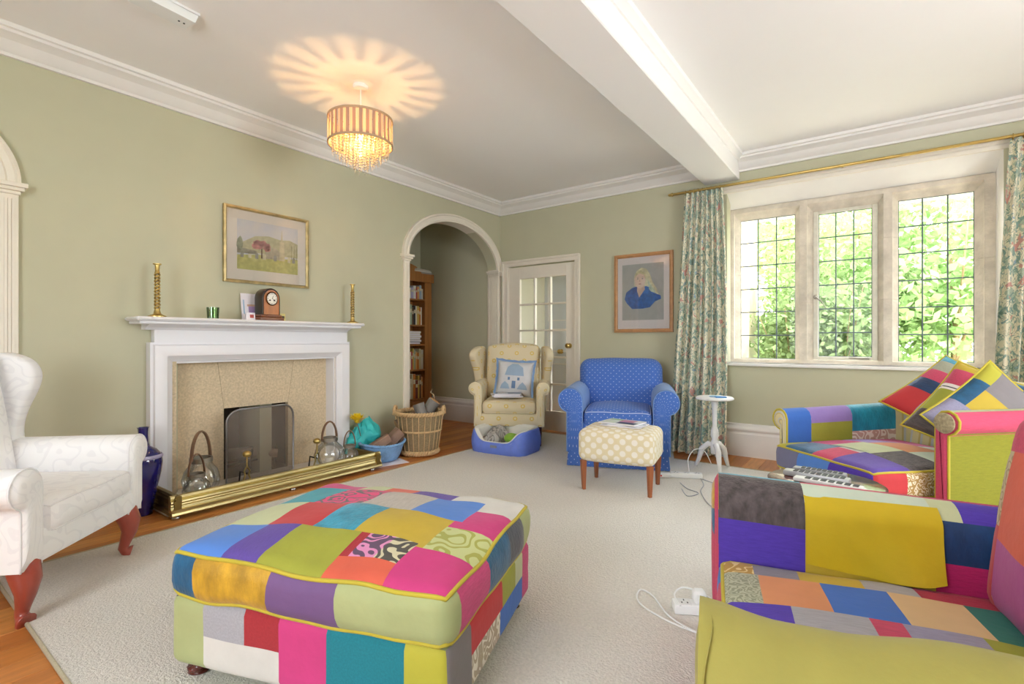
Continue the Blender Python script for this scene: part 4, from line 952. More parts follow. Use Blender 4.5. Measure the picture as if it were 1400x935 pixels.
for x in (-.36, .36):
    for y in (.14, .92): MB().lathe([(.02, 0), (.028, .02), (.026, .06), (.03, .09)], 14, Matrix.Translation((x, y, 0))).build('leg', M_DMAHOG, fc, 60)
# scatter cushions
def scatter(label, loc, rot, size, front, piped=M_PIPE, th=.13, backm='sage'):
    root = thing('scatter_cushion', label, 'cushion', loc, 0, None); root.rotation_euler = rot
    def side(sg):
        def fn(u, v):
            a, b = 2 * u - 1, 2 * v - 1
            pin = 1 - .07 * (1 - a * a) * (abs(b)) ; pin2 = 1 - .07 * (1 - b * b) * abs(a)
            h = th / 2 * max(0, (1 - a ** 4)) ** .6 * max(0, (1 - b ** 4)) ** .6
            return Vector((a * size / 2 * pin2, -sg * h, b * size / 2 * pin))
        return fn
    bm_ = MB(); bm_.sheet(lambda u, v: side(-1)(1 - u, v), 16, 16, size=(size, size)); bd = bm_.build('back_cover', MATS[backm], root, 180)
    inn = MB(); fn0 = side(1); inn.sheet(lambda u, v: fn0(u, v) + Vector((0, .002, 0)), 16, 16, size=(size, size)); fr = inn.build('front_cover', MATS[backm], root, 180)
    patches(fr, side(1), (size, size), front)
    e = [(i / 10, 0) for i in range(10)] + [(1, i / 10) for i in range(10)] + [(1 - i / 10, 1) for i in range(10)] + [(0, 1 - i / 10) for i in range(10)]
    if piped: MB().tube([fn0(a, b) for a, b in e], .006, 6, closed=True).build('piping', piped, root, 180)
    return root
def campt(px, py, d): r = (px - CX) / F * d; return Vector((CAMX + r * C_ - d * S_, CAMY + r * S_ + d * C_, CAMH - (py - HY) / F * d))
def camvec(r, f_, u): return Vector((r * C_ - f_ * S_, r * S_ + f_ * C_, u)).normalized()
def orient(o, loc, x, z):
    x = x.normalized(); z = (z - x * z.dot(x)).normalized(); y = z.cross(x)
    M = Matrix((x, y, z)).transposed().to_4x4(); M.translation = loc; o.matrix_world = M; o.location = loc; o.rotation_euler = M.to_euler()
def place_cushion(label, p0, p1, d, e2, size, front, backm, th=.12, piped=M_PIPE):
    a, b = campt(*p0, d), campt(*p1, d); x = b - a; e = camvec(*e2)
    o = scatter(label, (0, 0, 0), (0, 0, 0), size, front, piped, th, backm)
    orient(o, (a + b) / 2 + e * size * .5, x, -e); return o
place_cushion('patchwork scatter cushion with red and navy squares leaning on the scroll arm', (1197, 552), (1296, 484), 3.10, (.3, -.86, -.40), .50,
              [(0, .34, .62, 1, 'red'), (.34, .53, .62, 1, 'navy'), (.53, .70, .62, 1, 'rose'), (.70, .88, .62, 1, 'greygreen'), (.88, 1, .62, 1, 'turquoise'), (0, .3, .3, .62, 'dove'), (.3, .6, .3, .62, 'lime'), (.6, 1, .3, .62, 'stripe'), (0, .5, 0, .3, 'blue'), (.5, 1, 0, .3, 'gold')], 'sage')
place_cushion('patchwork scatter cushion with striped strip and olive square in the middle of the heap', (1232, 580), (1314, 490), 2.86, (.34, -.86, -.38), .49,
              [(0, .27, .55, 1, 'charcoal'), (.27, .58, .55, 1, 'lime'), (.58, .66, .55, 1, 'stripe'), (.66, .88, .70, 1, 'rose'), (.66, .88, .55, .70, 'petrol'), (.88, 1, .55, 1, 'mustard'), (0, .3, .25, .55, 'finestripe'), (.3, 1, .25, .55, 'petrol'), (0, .4, 0, .25, 'crimson'), (.4, 1, 0, .25, 'mustard')], 'lime')
place_cushion('patchwork scatter cushion with mustard and grey squares topmost on the heap', (1260, 565), (1352, 494), 2.62, (.56, -.36, -.74), .46,
              [(0, .36, .70, 1, 'lavender'), (.36, .72, .84, 1, 'petrol'), (.72, 1, .84, 1, 'chartreuse'), (.36, .64, .28, .84, 'mustard'), (0, .36, .28, .70, 'mustard'), (.64, 1, .28, .84, 'grey'), (0, .3, 0, .28, 'sage'), (.3, .45, 0, .28, 'purple'), (.45, 1, 0, .28, 'red')], 'mustard')
place_cushion('patchwork scatter cushion in grey and yellow half hidden behind the heap', (1345, 560), (1425, 500), 2.9, (.60, -.30, -.74), .46, [(0, .5, .5, 1, 'grey'), (.5, 1, .5, 1, 'yellow'), (0, 1, 0, .5, 'teal')], 'yellow')

# little table between the patchwork chairs, with remote controls
tb_ = thing('side_table', 'small round mahogany table between the two patchwork chairs', 'side table', (3.80, 2.36, RZ))
MB().lathe([(0, .50), (.19, .50), (.205, .508), (.205, .52), (.195, .526), (0, .526)], 36).build('table_top', M_DMAHOG, tb_, 40)
MB().lathe([(.03, 0.02), (.022, .1), (.03, .2), (.018, .3), (.028, .42), (.03, .5)], 16).build('pedestal', M_DMAHOG, tb_, 60)
for k in range(3): a = k * 2.094 + .4; MB().tube([(0, 0, .16), (.1 * math.cos(a), .1 * math.sin(a), .1), (.17 * math.cos(a), .17 * math.sin(a), .012)], [.018, .015, .011], 8).build('leg', M_DMAHOG, tb_, 60)
M_SIL = mat('silver_plastic', '#b5b6ba', .35, .3); M_BTN = mat('dark_button', '#45464c', .5)
def remote(label, a, b, z, w, m=M_SIL, rows=9, hgt=.022):
    a, b = Vector(a), Vector(b); L = (b - a).length; ang = math.atan2(b.y - a.y, b.x - a.x); root = thing('remote_control', label, 'remote control', ((a + b) / 2).to_tuple()[:2] + (z,), ang)
    MB().box((0, 0, hgt / 2), (L, w, hgt), .005, seg=2).build('case', m, root, 40)
    for i in range(rows):
        for j in (-1, 0, 1): MB().box((L * (.40 - .8 * i / rows), j * w * .28, hgt + .001), (L / rows * .55, w * .18, .003)).build('button', M_BTN, root, 0)
ra, rb = hz(1080, 642, .545), hz(1178, 660, .545)
def shift(p, dx, dy): return (p[0] + dx, p[1] + dy)
TZ = RZ + .527
remote('silver remote control with dark buttons on the little round table', (3.655, 2.375), (3.885, 2.345), TZ, .05)
remote('white slim remote control beside the silver one on the little table', (3.70, 2.30), (3.93, 2.27), TZ, .045, M_WHITEPL, 7, .016)
remote('grey remote control at the rear of the little round table', (3.68, 2.445), (3.87, 2.425), TZ, .046, mat('grey_plastic', '#8c8d92', .4), 8)

# ------------------------------------------------------------------ chairs with wings
def cabriole(parent, x, y, out, h, m, s=1.0):
    o = Vector(out).normalized()
    pts = [(0, h + .03, .046), (.006, h, .046), (.022, h * .78, .042), (.020, h * .52, .029), (.006, h * .28, .021), (-.002, h * .14, .019), (.008, h * .07, .022), (.022, h * .025, .03), (.026, .004, .027)]
    MB().tube([(x + o.x * a * s, y + o.y * a * s, z) for a, z, r in pts], [r * s for _, _, r in pts], 12).build('leg', m, parent, 180)
def wing_chair(name, label, loc, rz, m, mseat, legm, W=.74, arm_z=.60, seat_z=.455, back_z=1.06, base_z=.21, depth=.62, cab=True, ir=.27, r=.062, t=.105, wingf=.30, lean=10, splay=.22):
    root = thing(name, label, 'armchair', loc, rz)
    cushion_part('seat_rail', rbox(W - .06, depth + .06, .14, .03, c=(0, (depth + .06) / 2 + .02, base_z + .07)), m, root)
    P = rbox(ir * 2 - .012, depth - .06, .13, .045, (.0, .01, .022), (0, (depth - .06) / 2 - .0, seat_z - .075), .004, 6)
    sc = cushion_part('seat_cushion', P, mseat, root)
    for sd in ('top', 'bottom'): MB().tube(edge_loop(P, sd, 14), .004, 6, closed=True).build('piping', mseat, sc, 180)
    for sg in (-1, 1):
        ao, abf, _ = arm_part('arm', (sg * ir, sg, t, r, base_z, arm_z, .035, depth + .04), m, root)
        MB().tube([abf(0, i / 40) + Vector((0, -.003, 0)) for i in range(41)], .004, 6).build('piping', m, ao, 180)
        k_ = wingf / .27; dz = back_z - arm_z
        wl = [(depth + .09, arm_z - .10), (depth - .10, arm_z - .08), (depth - .13 * k_, arm_z + .10 * dz), (depth - .17 * k_, arm_z + .35 * dz), (depth - .24 * k_, arm_z + .58 * dz), (depth - .27 * k_, arm_z + .78 * dz), (depth - .22 * k_, arm_z + .95 * dz), (depth - .10 * k_, back_z + .02), (depth + .05, back_z + .02), (depth + .12, back_z - .06), (depth + .12, arm_z)]
        M = Matrix.Translation((sg * (ir + .075) - (0 if sg < 0 else .0), 0, 0)) @ Matrix(((0, -1, 0, .035), (1, 0, 0, 0), (0, 0, 1, 0), (0, 0, 0, 1))) @ Matrix.Rotation(0, 4, 'Z')
        # smooth the outline (Chaikin) before extruding
        q = wl
        for _ in range(2): q = [((a[0] * .75 + b[0] * .25), (a[1] * .75 + b[1] * .25)) if k == 0 else ((a[0] * .25 + b[0] * .75), (a[1] * .25 + b[1] * .75)) for a, b in zip(q, q[1:] + q[:1]) for k in (0, 1)]
        wm = MB().prism(q, .085, M, .026, 3); wm.v = [(vx + sg * max(0, depth - vy) * splay, vy, vz) for vx, vy, vz in wm.v]; wm.uv = [(vy, vz) for vx, vy, vz in wm.v]; wm.build('wing', m, root, 60)
    Mb = Matrix.Translation((0, depth - .03, (seat_z - .02 + back_z) / 2)) @ Matrix.Rotation(R(-lean), 4, 'X')
    PBk = rbox(ir * 2 + .03, .13, back_z - seat_z + .08, .05, (0, .03, .035), M=Mb)
    cushion_part('backrest', PBk, m, root)
    for sx in (-1, 1):
        if cab: cabriole(root, sx * (ir + .035), .075, (sx * .5, -1, 0), base_z, legm, 1.15)
        else: MB().tube([(sx * (ir + .03), .07, base_z + .02), (sx * (ir + .03), .065, 0.0)], [.024, .016], 8).build('leg', legm, root, 60)
        MB().tube([(sx * (ir + .0), depth, base_z + .02), (sx * (ir + .0), depth + .07, 0)], [.026, .017], 8).build('leg', legm, root, 60)
    return root
M_WDAM = pattern('white_damask', '#f2f1f1', swirl(15, '#ebeaeb', .55, .75), .7)
wl1, wl2 = Vector((1.339, .473, 0)), Vector((.909, .918, 0))
mid = (wl1 + wl2) / 2; fdir = Vector((.72, .694, 0))
wing_chair('wing_armchair', 'white damask wing armchair with red cabriole legs', (mid.x + fdir.x * .03, mid.y + fdir.y * .03, RZ), R(134), M_WDAM, M_WDAM, M_MAHOG, W=.74, depth=.66, ir=.275, back_z=1.005, wingf=.17, r=.078, t=.10, splay=.1)
M_CRM = pattern('cream_medallion', '#ddcfae', dots(8.3, .17, .21, '#d9bd6a', R(45), (.07, .10, '#e3d6b4')), .85)
cc = camvec(0.06, -1, 0)
wing_chair('wing_armchair', 'cream wing armchair with yellow medallion print by the glazed door', (.924, 4.10, RZ), R(31), M_CRM, M_CRM, M_DMAHOG, W=.78, depth=.60, ir=.285, r=.066, t=.075, arm_z=.655, seat_z=.47, back_z=1.00, base_z=.20, cab=False, wingf=.27, splay=.26)
# cushion and magazines on the cream chair
M_CHL = Matrix.Translation((.924, 4.10, RZ)) @ Matrix.Rotation(R(31), 4, 'Z')
def house_cushion():
    root = scatter('white scatter cushion with a blue cottage print and blue frill on the cream chair', (0, 0, 0), (0, 0, 0), .40, [(0, 1, 0, 1, 'cottage_cloth')], None, .13, 'cottage_cloth')
    root.rotation_mode = 'YXZ'; p = M_CHL @ Vector((.03, .375, .665)); root.location = p; root.rotation_euler = (R(-18), R(4), R(31))
    mb = MB(); n = 80; vs = []
    for i in range(n):
        t = i / n * 4; s = int(t); k = t - s; a = 2 * k - 1
        c = [(a, -1), (1, a), (-a, 1), (-1, -a)][s]; out = Vector((c[0], 0, c[1])); w = .004 * math.sin(i * 1.3)
        pn = 1 - .07 * (1 - a * a)
        q = Vector((c[0] * (.2 if s % 2 == 0 else .2 * pn), 0, c[1] * (.2 * pn if s % 2 == 0 else .2)))
        vs += [q, q * (1.13 + .015 * math.sin(i * 1.9)) + Vector((0, w * 2, 0))]
    mb.add(vs, [(2 * i, 2 * i + 1, (2 * i + 3) % (2 * n), (2 * i + 2) % (2 * n)) for i in range(n)]).build('frill', fab('blue_frill', '#86a8d6'), root, 60)
    def applique(nm, pts, m, k=0):
        vs = []
        for a, b in pts:
            A, B = a * 2 - 1, b * 2 - 1; h = .065 * max(0, 1 - A ** 4) ** .6 * max(0, 1 - B ** 4) ** .6
            vs.append((A * .2, -h - .009 - .001 * k, B * .2))
        n = len(vs); c = (sum(v[0] for v in vs) / n, min(v[1] for v in vs) - .005, sum(v[2] for v in vs) / n)
        MB().add(vs + [c], [(i, (i + 1) % n, n) for i in range(n)]).build(nm, m, root, 60)
    bl = fab('cottage_blue', '#a9c0da'); db = fab('cottage_dark', '#6f8fb8')
    applique('cottage_roof', [(.24, .55), (.76, .55), (.72, .78), (.58, .88), (.42, .88), (.3, .78)], bl)
    for x in (.36, .62): applique('cottage_window', [(x - .03, .42), (x + .03, .42), (x + .03, .5), (x - .03, .5)], db)
    applique('cottage_door', [(.45, .2), (.55, .2), (.55, .4), (.45, .4)], db)
    applique('cottage_bush', [(.14, .18), (.4, .18), (.36, .3), (.26, .38), (.18, .3)], bl); applique('cottage_bush', [(.6, .18), (.88, .18), (.84, .28), (.74, .38), (.66, .3)], bl)
fab('cottage_cloth', '#e6e6ea'); house_cushion()
def magazine(label, p, rz, w, d, t, cover, prints=(), group=None):
    root = thing('magazine', label, 'magazine', p, rz, group)
    MB().bb(-w / 2, w / 2, -d / 2, d / 2, 0, t - .0012).build('pages', M_PAPER, root, 0)
    MB().bb(-w / 2 - .001, w / 2 + .001, -d / 2 - .001, d / 2 + .001, t - .0012, t).build('cover', cover, root, 0)
    for x0, x1, y0, y1, m in prints: MB().bb(x0 * w - w / 2, x1 * w - w / 2, y0 * d - d / 2, y1 * d - d / 2, t, t + .0006).build('print', m, root, 0)
MC = lambda n, c: mat('cover_' + n, c, .35)
zz = RZ + .497
for i, (lab, c, w, dx, a) in enumerate((('grey magazine at the bottom of the pile on the cream chair', '#9a9ea6', .30, -.02, 40), ('white magazine in the middle of the pile on the cream chair', '#dcdde2', .29, -.05, 44), ('blue-grey magazine on top of the pile on the cream chair', '#8b93a8', .27, -.02, 33))):
    p = M_CHL @ Vector((dx, .15, 0)); magazine(lab, (p.x, p.y, zz + i * .0122), R(a), w, .20, .012, MC('c%d' % i, c), ((.1, .5, .2, .6, MC('w', '#e8e8ea')),))

# ------------------------------------------------------------------ blue snuggle chair
def acov(bf, u, v, sg):
    p = bf(u, v); n = num_normal(bf, max(.01, min(.99, u)), v)
    if n.dot(p - Vector((sg * .38, p.y, .50))) < 0: n = -n
    return p + n * .006
M_BDOT = pattern('blue_dotted', '#456ebe', dots(27, .09, .13, '#b9c4e2', R(45)), .8)
M_BPL = fab('sky_blue_cover', '#86abe8')
bl = thing('blue_armchair', 'deep blue dotted armchair with skirted base by the curtain', 'armchair', (2.19, 3.935, RZ), R(22))
cushion_part('seat_base', rbox(.80, .80, .24, .03, c=(0, .44, .27)), M_BDOT, bl)
Pb = rbox(.585, .66, .16, .06, (.0, .015, .04), (0, .345, .405), .006, 6)
scb = cushion_part('seat_cushion', Pb, M_BDOT, bl, .025)
for sd in ('top', 'bottom'): MB().tube(edge_loop(Pb, sd, 16), .0045, 6, closed=True).build('piping', M_BDOT, scb, 180)
for sg in (-1, 1):
    ao, bf, cf = arm_part('arm', (sg * .295, sg, .135, .105, .12, .67, .03, .84), M_BDOT, bl)
    L = bf.length; va, vb = (.47 - .12) / L, (.565 - .12) / L + .30 / L
    mb = MB(); mb.sheet(lambda u, v: acov(bf, u, v, sg), 14, 26, (0, .99, va, vb), (.8, L), flip=sg > 0); mb.build('arm_cover', M_BPL, ao, 180)
    MB().tube([bf(0, i / 40) - Vector((0, .004, 0)) for i in range(41)], .005, 6).build('piping', M_BPL, ao, 180)
Mq = Matrix.Translation((0, .76, .56)) @ Matrix.Rotation(R(-10), 4, 'X')
cushion_part('backrest', rbox(.80, .24, .68, .10, (.0, .04, .012), M=Mq, wr=.008, wf=4), M_BDOT, bl)
# skirt with corner pleats
mb = MB(); out = [(-.415, .86), (-.415, .03), (.415, .03), (.415, .86)]; pts = []
for (ax, ay), (bx, by) in zip(out, out[1:]):
    for i in range(24): pts.append((lerp(ax, bx, i / 24), lerp(ay, by, i / 24)))
pts.append(out[-1]); n = len(pts)
def skirt(u, v):
    i = min(n - 1, int(round(u * (n - 1)))); x, y = pts[i]; k = (1 - v) * (.018 + .006 * math.sin(i * .9)); c = Vector((x, y - .44, 0)).normalized(); return Vector((x + c.x * k, y + c.y * k, lerp(.004, .175, v)))
mb.sheet(skirt, n - 1, 5, size=(2.5, .17)); mb.build('skirt', M_BDOT, bl, 180)

# ------------------------------------------------------------------ footstool and magazines
M_POLKA = pattern('cream_polka', '#d9cba6', dots(17, .33, .39, '#e6dfd2', R(45)), .85)
sl, sr2 = hz(797, 671), hz(889, 683); v = (sr2 - sl); rzs = math.atan2(v.y, v.x); cst = (sl + sr2) / 2 + Vector((-math.sin(rzs), math.cos(rzs), 0)) * .18
fs2 = thing('footstool', 'cream polka footstool with tapered wooden legs before the blue chair', 'footstool', (cst.x, cst.y, RZ), rzs)
Pf = rbox(.555, .42, .235, .055, (.0, .0, .012), (0, 0, .325))
cushion_part('padded_top', Pf, M_POLKA, fs2, .02)
for sx in (-1, 1):
    for sy in (-1, 1): MB().tube([(sx * .238, sy * .175, .215), (sx * .236, sy * .172, 0)], [.026, .015], 4).build('leg', mat('chestnut_leg', '#9a5a36', .35, var=.15, stretch=(1, 1, .2)), fs2, 0)
FM = Matrix.Translation((cst.x, cst.y, RZ)) @ Matrix.Rotation(rzs, 4, 'Z')
p = FM @ Vector((.02, .03, .4545)); magazine('white magazine at the bottom of the stack on the footstool', p, rzs + R(-8), .30, .22, .008, MC('s0', '#d9dbe0'))
p = FM @ Vector((.03, .035, .4630)); magazine('folded newspaper supplement between the magazines on the footstool', p, rzs + R(12), .28, .2, .006, MC('s1', '#c6ccd8'))
p = FM @ Vector((.0, .04, .4695)); magazine('glossy magazine with green and pink cover on top of the footstool', p, rzs + R(-14), .29, .215, .007, MC('s2', '#e3e4e2'), ((.04, .42, .72, .92, MC('green', '#7fae5a')), (.42, .8, .45, .9, MC('pinkp', '#c9899a')), (.45, .95, .1, .45, MC('dark', '#4a4a55')), (.06, .4, .12, .6, MC('pale', '#cfd8c0'))))

# ------------------------------------------------------------------ dog bed
p0, p1, p2 = hz(646, 617), hz(707, 629), hz(737, 612)
ang = math.atan2(p1.y - p0.y, p1.x - p0.x) + R(9); Wd, Dd = .60, .45
ctr = (p0 + p1) / 2 + Vector((-math.sin(ang), math.cos(ang), 0)) * Dd * .5
db = thing('dog_bed', 'cornflower blue dog bed with white fleece lining on the rug', 'dog bed', (ctr.x, ctr.y, RZ), ang)
M_DB = mat('dog_bed_nylon', '#6c86e2', .5, var=.06, vscale=20, bump=.2, bscale=25); M_FL = mat('white_fleece', '#e4e4de', .95, bump=.5, bscale=120)
def ring(t):   # rounded rectangle
    a = 2 * PI * t; c, s = math.cos(a), math.sin(a); e = .42
    return math.copysign(abs(c) ** e, c), math.copysign(abs(s) ** e, s)
def top_h(t):
    c, s = ring(t); h = .205
    if s < -.4: h -= .115 * math.exp(-(c / .78) ** 6)
    return h
def outer(u, v):
    c, s = ring(u); b = 1 + .05 * math.sin(PI * v); z = v * top_h(u) + .0; return Vector((c * Wd / 2 * b + 0, s * Dd / 2 * b, z + .004 * noise.noise(Vector((c * 9, s * 9, v * 5)))))
def inner(u, v):
    c, s = ring(u); k = .80 - .04 * (1 - v); return Vector((c * Wd / 2 * k, s * Dd / 2 * k, lerp(.06, top_h(u), v)))
def rim(u, v):
    c, s = ring(u); a = PI * v; k = lerp(1.0, .80, .5 - .5 * math.cos(a)); return Vector((c * Wd / 2 * k, s * Dd / 2 * k, top_h(u) + .022 * math.sin(a)))
mb = MB(); mb.sheet(outer, 96, 12); mb.sheet(rim, 96, 6, (0, 1, 0, .35)); mb.build('bolster', M_DB, db, 180)
mb = MB(); mb.sheet(inner, 96, 8, flip=True); mb.sheet(rim, 96, 6, (0, 1, .35, 1)); mb.build('fleece_lining', M_FL, db, 180)
MB().tube([rim(i / 96, .36) + Vector((0, 0, .002)) for i in range(96)], .006, 6, closed=True).build('rim_piping', M_FL, db, 180)
MB().sheet(lambda u, v: Vector((ring(u)[0] * Wd * .40 * v, ring(u)[1] * Dd * .40 * v, .075 - .01 * v)), 48, 6).build('base_cushion', M_FL, db, 180)
MB().box((.0, -Dd / 2 * 1.052, .075), (.07, .004, .024)).build('label_tab', mat('grey_label', '#8a8f9a', .6), db, 0)
DMx = Matrix.Translation((ctr.x, ctr.y, RZ)) @ Matrix.Rotation(ang, 4, 'Z')
q = DMx @ Vector((.09, -.02, .095)); tr_ = thing('dog_toy', 'lime green ring toy lying in the dog bed', 'toy', q, ang)
MB().tube([(.055 * math.cos(a), .05 * math.sin(a), .036 + .004 * math.sin(3 * a)) for a in [2 * PI * i / 24 for i in range(24)]], .036, 10, closed=True).build('plush_ring', fab('lime_plush', '#9bd24a'), tr_, 180)
q = DMx @ Vector((-.12, .0, .085)); gb = thing('blanket', 'crumpled grey patterned fleece blanket in the dog bed', 'blanket', q, ang)
def crumple(u, v):
    x, y = (u - .5) * .20, (v - .5) * .30; e = max(0, 1 - (2 * u - 1) ** 4) * max(0, 1 - (2 * v - 1) ** 4)
    return Vector((x + .03 * noise.noise(Vector((u * 5, v * 5, 1))), y, e * (.06 + .10 * v + .05 * noise.noise(Vector((u * 7, v * 7, 4))))))
mb = MB(); mb.sheet(crumple, 26, 26, size=(.2, .3)); mb.build('fleece', pattern('grey_fleece', '#b4b0ac', swirl(26, '#7d7a78', .2, .6)), gb, 180)

# ------------------------------------------------------------------ wicker log basket
wb = thing('log_basket', 'tall round wicker basket with two handles holding logs', 'basket', (.365, 3.40, 0), 0)
H_, r0, r1 = .40, .165, .225
prof = lambda z: lerp(r0, r1, (z / H_) ** .8)
def wick(u, v):
    a = 2 * PI * u; z = .012 + v * (H_ - .02); r = prof(z) + .004 * math.sin(a * 12 + (PI if int(v * 34) % 2 else 0)); return Vector((r * math.cos(a), r * math.sin(a), z))
mb = MB(); mb.sheet(wick, 96, 34); mb.build('woven_wall', mat('dark_willow', '#94805f', .8, var=.3, vscale=60, stretch=(1, 1, 4), bump=.5, bscale=90), wb, 180)
MB().sheet(lambda u, v: Vector(((r0 - .004) * v * math.cos(2 * PI * u), (r0 - .004) * v * math.sin(2 * PI * u), .012)), 24, 2).build('basket_base', M_WICKER, wb, 180)
for k in range(24):
    a = 2 * PI * k / 24; MB().tube([((prof(z) + .005) * math.cos(a), (prof(z) + .005) * math.sin(a), z) for z in (.01, .1, .2, .3, .4)], .0042, 5).build('stake', M_WICKER, wb, 180)
def braid(z, r, th, nm, turns=30):
    for ph in (0, PI): MB().tube([((r + th * .5 * math.cos(ph + turns * t)) * math.cos(t), (r + th * .5 * math.cos(ph + turns * t)) * math.sin(t), z + th * .7 * math.sin(ph + turns * t)) for t in [2 * PI * i / 200 for i in range(200)]], th * .62, 6, closed=True).build(nm, M_WICKER, wb, 180)
braid(H_, r1 + .004, .018, 'rim_braid', 26); braid(.235, prof(.235) + .006, .009, 'middle_braid', 40); braid(.03, prof(.03) + .006, .02, 'foot_braid', 22)
for a in (R(36), R(216)):
    c, s = math.cos(a), math.sin(a)
    for ph in (0, PI): MB().tube([((r1 + .01 + .006 * math.cos(ph + t * 14)) * c - .055 * math.cos(t * PI) * s, (r1 + .01 + .006 * math.cos(ph + t * 14)) * s + .055 * math.cos(t * PI) * c, H_ - .02 + .075 * math.sin(t * PI) + .006 * math.sin(ph + t * 14)) for t in [i / 20 for i in range(21)]], .011, 7).build('handle', M_WICKER, wb, 180)
BL = Vector((.365, 3.40, 0))
log('thick grey log standing up out of the wicker basket', BL + Vector((-.02, .10, .36)), (R(10), R(-55), R(40)), .34, .062, M_GBARK, 1)
log('short grey log end in the middle of the wicker basket', BL + Vector((.04, .0, .37)), (0, R(-70), R(200)), .24, .055, M_GBARK, 2)
log('brown split log tilted at the side of the wicker basket', BL + Vector((-.06, -.09, .34)), (R(20), R(-20), R(70)), .26, .045, M_BARK, 3)
log('thin brown log across the wicker basket under the grey ones', BL + Vector((.06, -.07, .35)), (R(0), R(-12), R(110)), .24, .034, M_BARK, 4)
tw = thing('twig', 'curled pale twig rising from the logs in the wicker basket', 'twig', BL + Vector((-.02, .13, .42)))
MB().tube([(0, 0, 0), (.01, .03, .06), (.04, .05, .1), (.05, .03, .14), (.02, .02, .16), (.03, .04, .2)], [.008, .007, .006, .005, .004, .002], 7).build('stem', mat('pale_twig', '#b79f7c', .8), tw, 180)

# ------------------------------------------------------------------ blue basket with split logs
bb_ = thing('log_trug', 'sky blue woven basket filled with split logs beside the fender', 'basket', (.33, 2.98, .004), R(80))
def trug(u, v):
    a = 2 * PI * u; k = lerp(.66, 1.0, v ** .7); w = .003 * math.sin(a * 22 + (PI if int(v * 14) % 2 else 0)); return Vector((.21 * k * math.cos(a) + w, .155 * k * math.sin(a) + w, .008 + v * (.145 + .02 * math.cos(a) ** 2)))
M_BW = mat('blue_painted_wicker', '#7fa9d6', .6, var=.12, vscale=50, bump=.4, bscale=80)
mb = MB(); mb.sheet(trug, 88, 14); mb.build('woven_bowl', M_BW, bb_, 180)
MB().sheet(lambda u, v: Vector((.137 * v * math.cos(2 * PI * u), .10 * v * math.sin(2 * PI * u), .01)), 24, 2).build('basket_base', M_BW, bb_, 180)
for ph in (0, PI): MB().tube([(.212 * math.cos(t) + .004 * math.cos(ph + 30 * t) * math.cos(t), .157 * math.sin(t) + .004 * math.cos(ph + 30 * t) * math.sin(t), .155 + .02 * math.cos(t) ** 2 + .006 * math.sin(ph + 30 * t)) for t in [2 * PI * i / 150 for i in range(150)]], .008, 6, closed=True).build('rim_braid', M_BW, bb_, 180)
TB = Vector((.33, 2.98, 0)); M_SPLIT = mat('split_log_face', '#8f7363', .9, var=.25, vscale=14, stretch=(.4, 1, 1), bump=.4, bscale=30)
def split_log(label, loc, rot, L, w, h):
    root = thing('split_log', label, 'log', loc, 0); root.rotation_euler = rot
    MB().box((0, 0, 0), (L, w, h), .008).build('wood', M_SPLIT, root, 0)
split_log('square split log at the hearth side of the blue basket', TB + Vector((.035, -.055, .175)), (R(0), R(-30), R(58)), .20, .09, .08)
split_log('square split log at the wicker basket side of the blue basket', TB + Vector((.03, .075, .185)), (R(8), R(-42), R(62)), .23, .10, .085)
split_log('pale kindling stick at the rim of the blue basket', TB + Vector((.06, .155, .155)), (0, R(-35), R(95)), .14, .03, .025)
bg_ = thing('tissue_bag', 'crumpled turquoise tissue bundle behind the blue log basket', 'bag', (.12, 2.93, .0))
def tis(u, v):
    a = 2 * PI * u; r = (.05 + .095 * math.sin(PI * min(1, v * .9 + .12)) ** .8) * (1 + .45 * noise.noise(Vector((math.cos(a) * 2.2, math.sin(a) * 2.2, v * 4)))); z = v * (.34 + .05 * math.sin(a + 1))
    return Vector((r * math.cos(a) * .8, r * math.sin(a) * 1.25, z + .04 * noise.noise(Vector((math.cos(a) * 4, math.sin(a) * 6, v * 8)))))
mb = MB(); mb.sheet(tis, 60, 26); mb.build('tissue', mat('turquoise_tissue', '#3cc3c4', .55, var=.08, vscale=14), bg_, 60)
fl = thing('yellow_flower', 'bright yellow paper flower in the turquoise tissue bundle', 'flower', (.20, 2.80, .375))
for k in range(26):
    a = k * 2.4; e = R(15 + 65 * (k / 26)); L_ = .10 - .001 * k; d = Vector((math.cos(a) * math.cos(e), math.sin(a) * math.cos(e), math.sin(e))); s_ = d.cross(Vector((0, 0, 1))).normalized() * .024
    MB().add([(0, 0, 0), d * L_ * .6 + s_, d * L_, d * L_ * .6 - s_], [(0, 1, 2, 3)]).build('petal', mat('yellow_petal', '#efd324', .6), fl, 60)
MB().lathe([(0, -.02), (.02, -.01), (.024, .01), (.012, .03), (0, .032)], 14).build('flower_heart', mat('deep_yellow', '#d8b41a', .7), fl, 60)
MB().tube([(0, 0, -.01), (-.005, .05, -.16)], .004, 6).build('stem', mat('grey_stem', '#6d7368', .7), fl, 60)
pp = thing('paper', 'folded white newspaper lying under the blue log basket', 'paper', (.40, 2.98, .0005), R(75)); MB().bb(-.17, .15, -.13, .08, 0, .0025).build('sheet', M_PAPER, pp, 0)

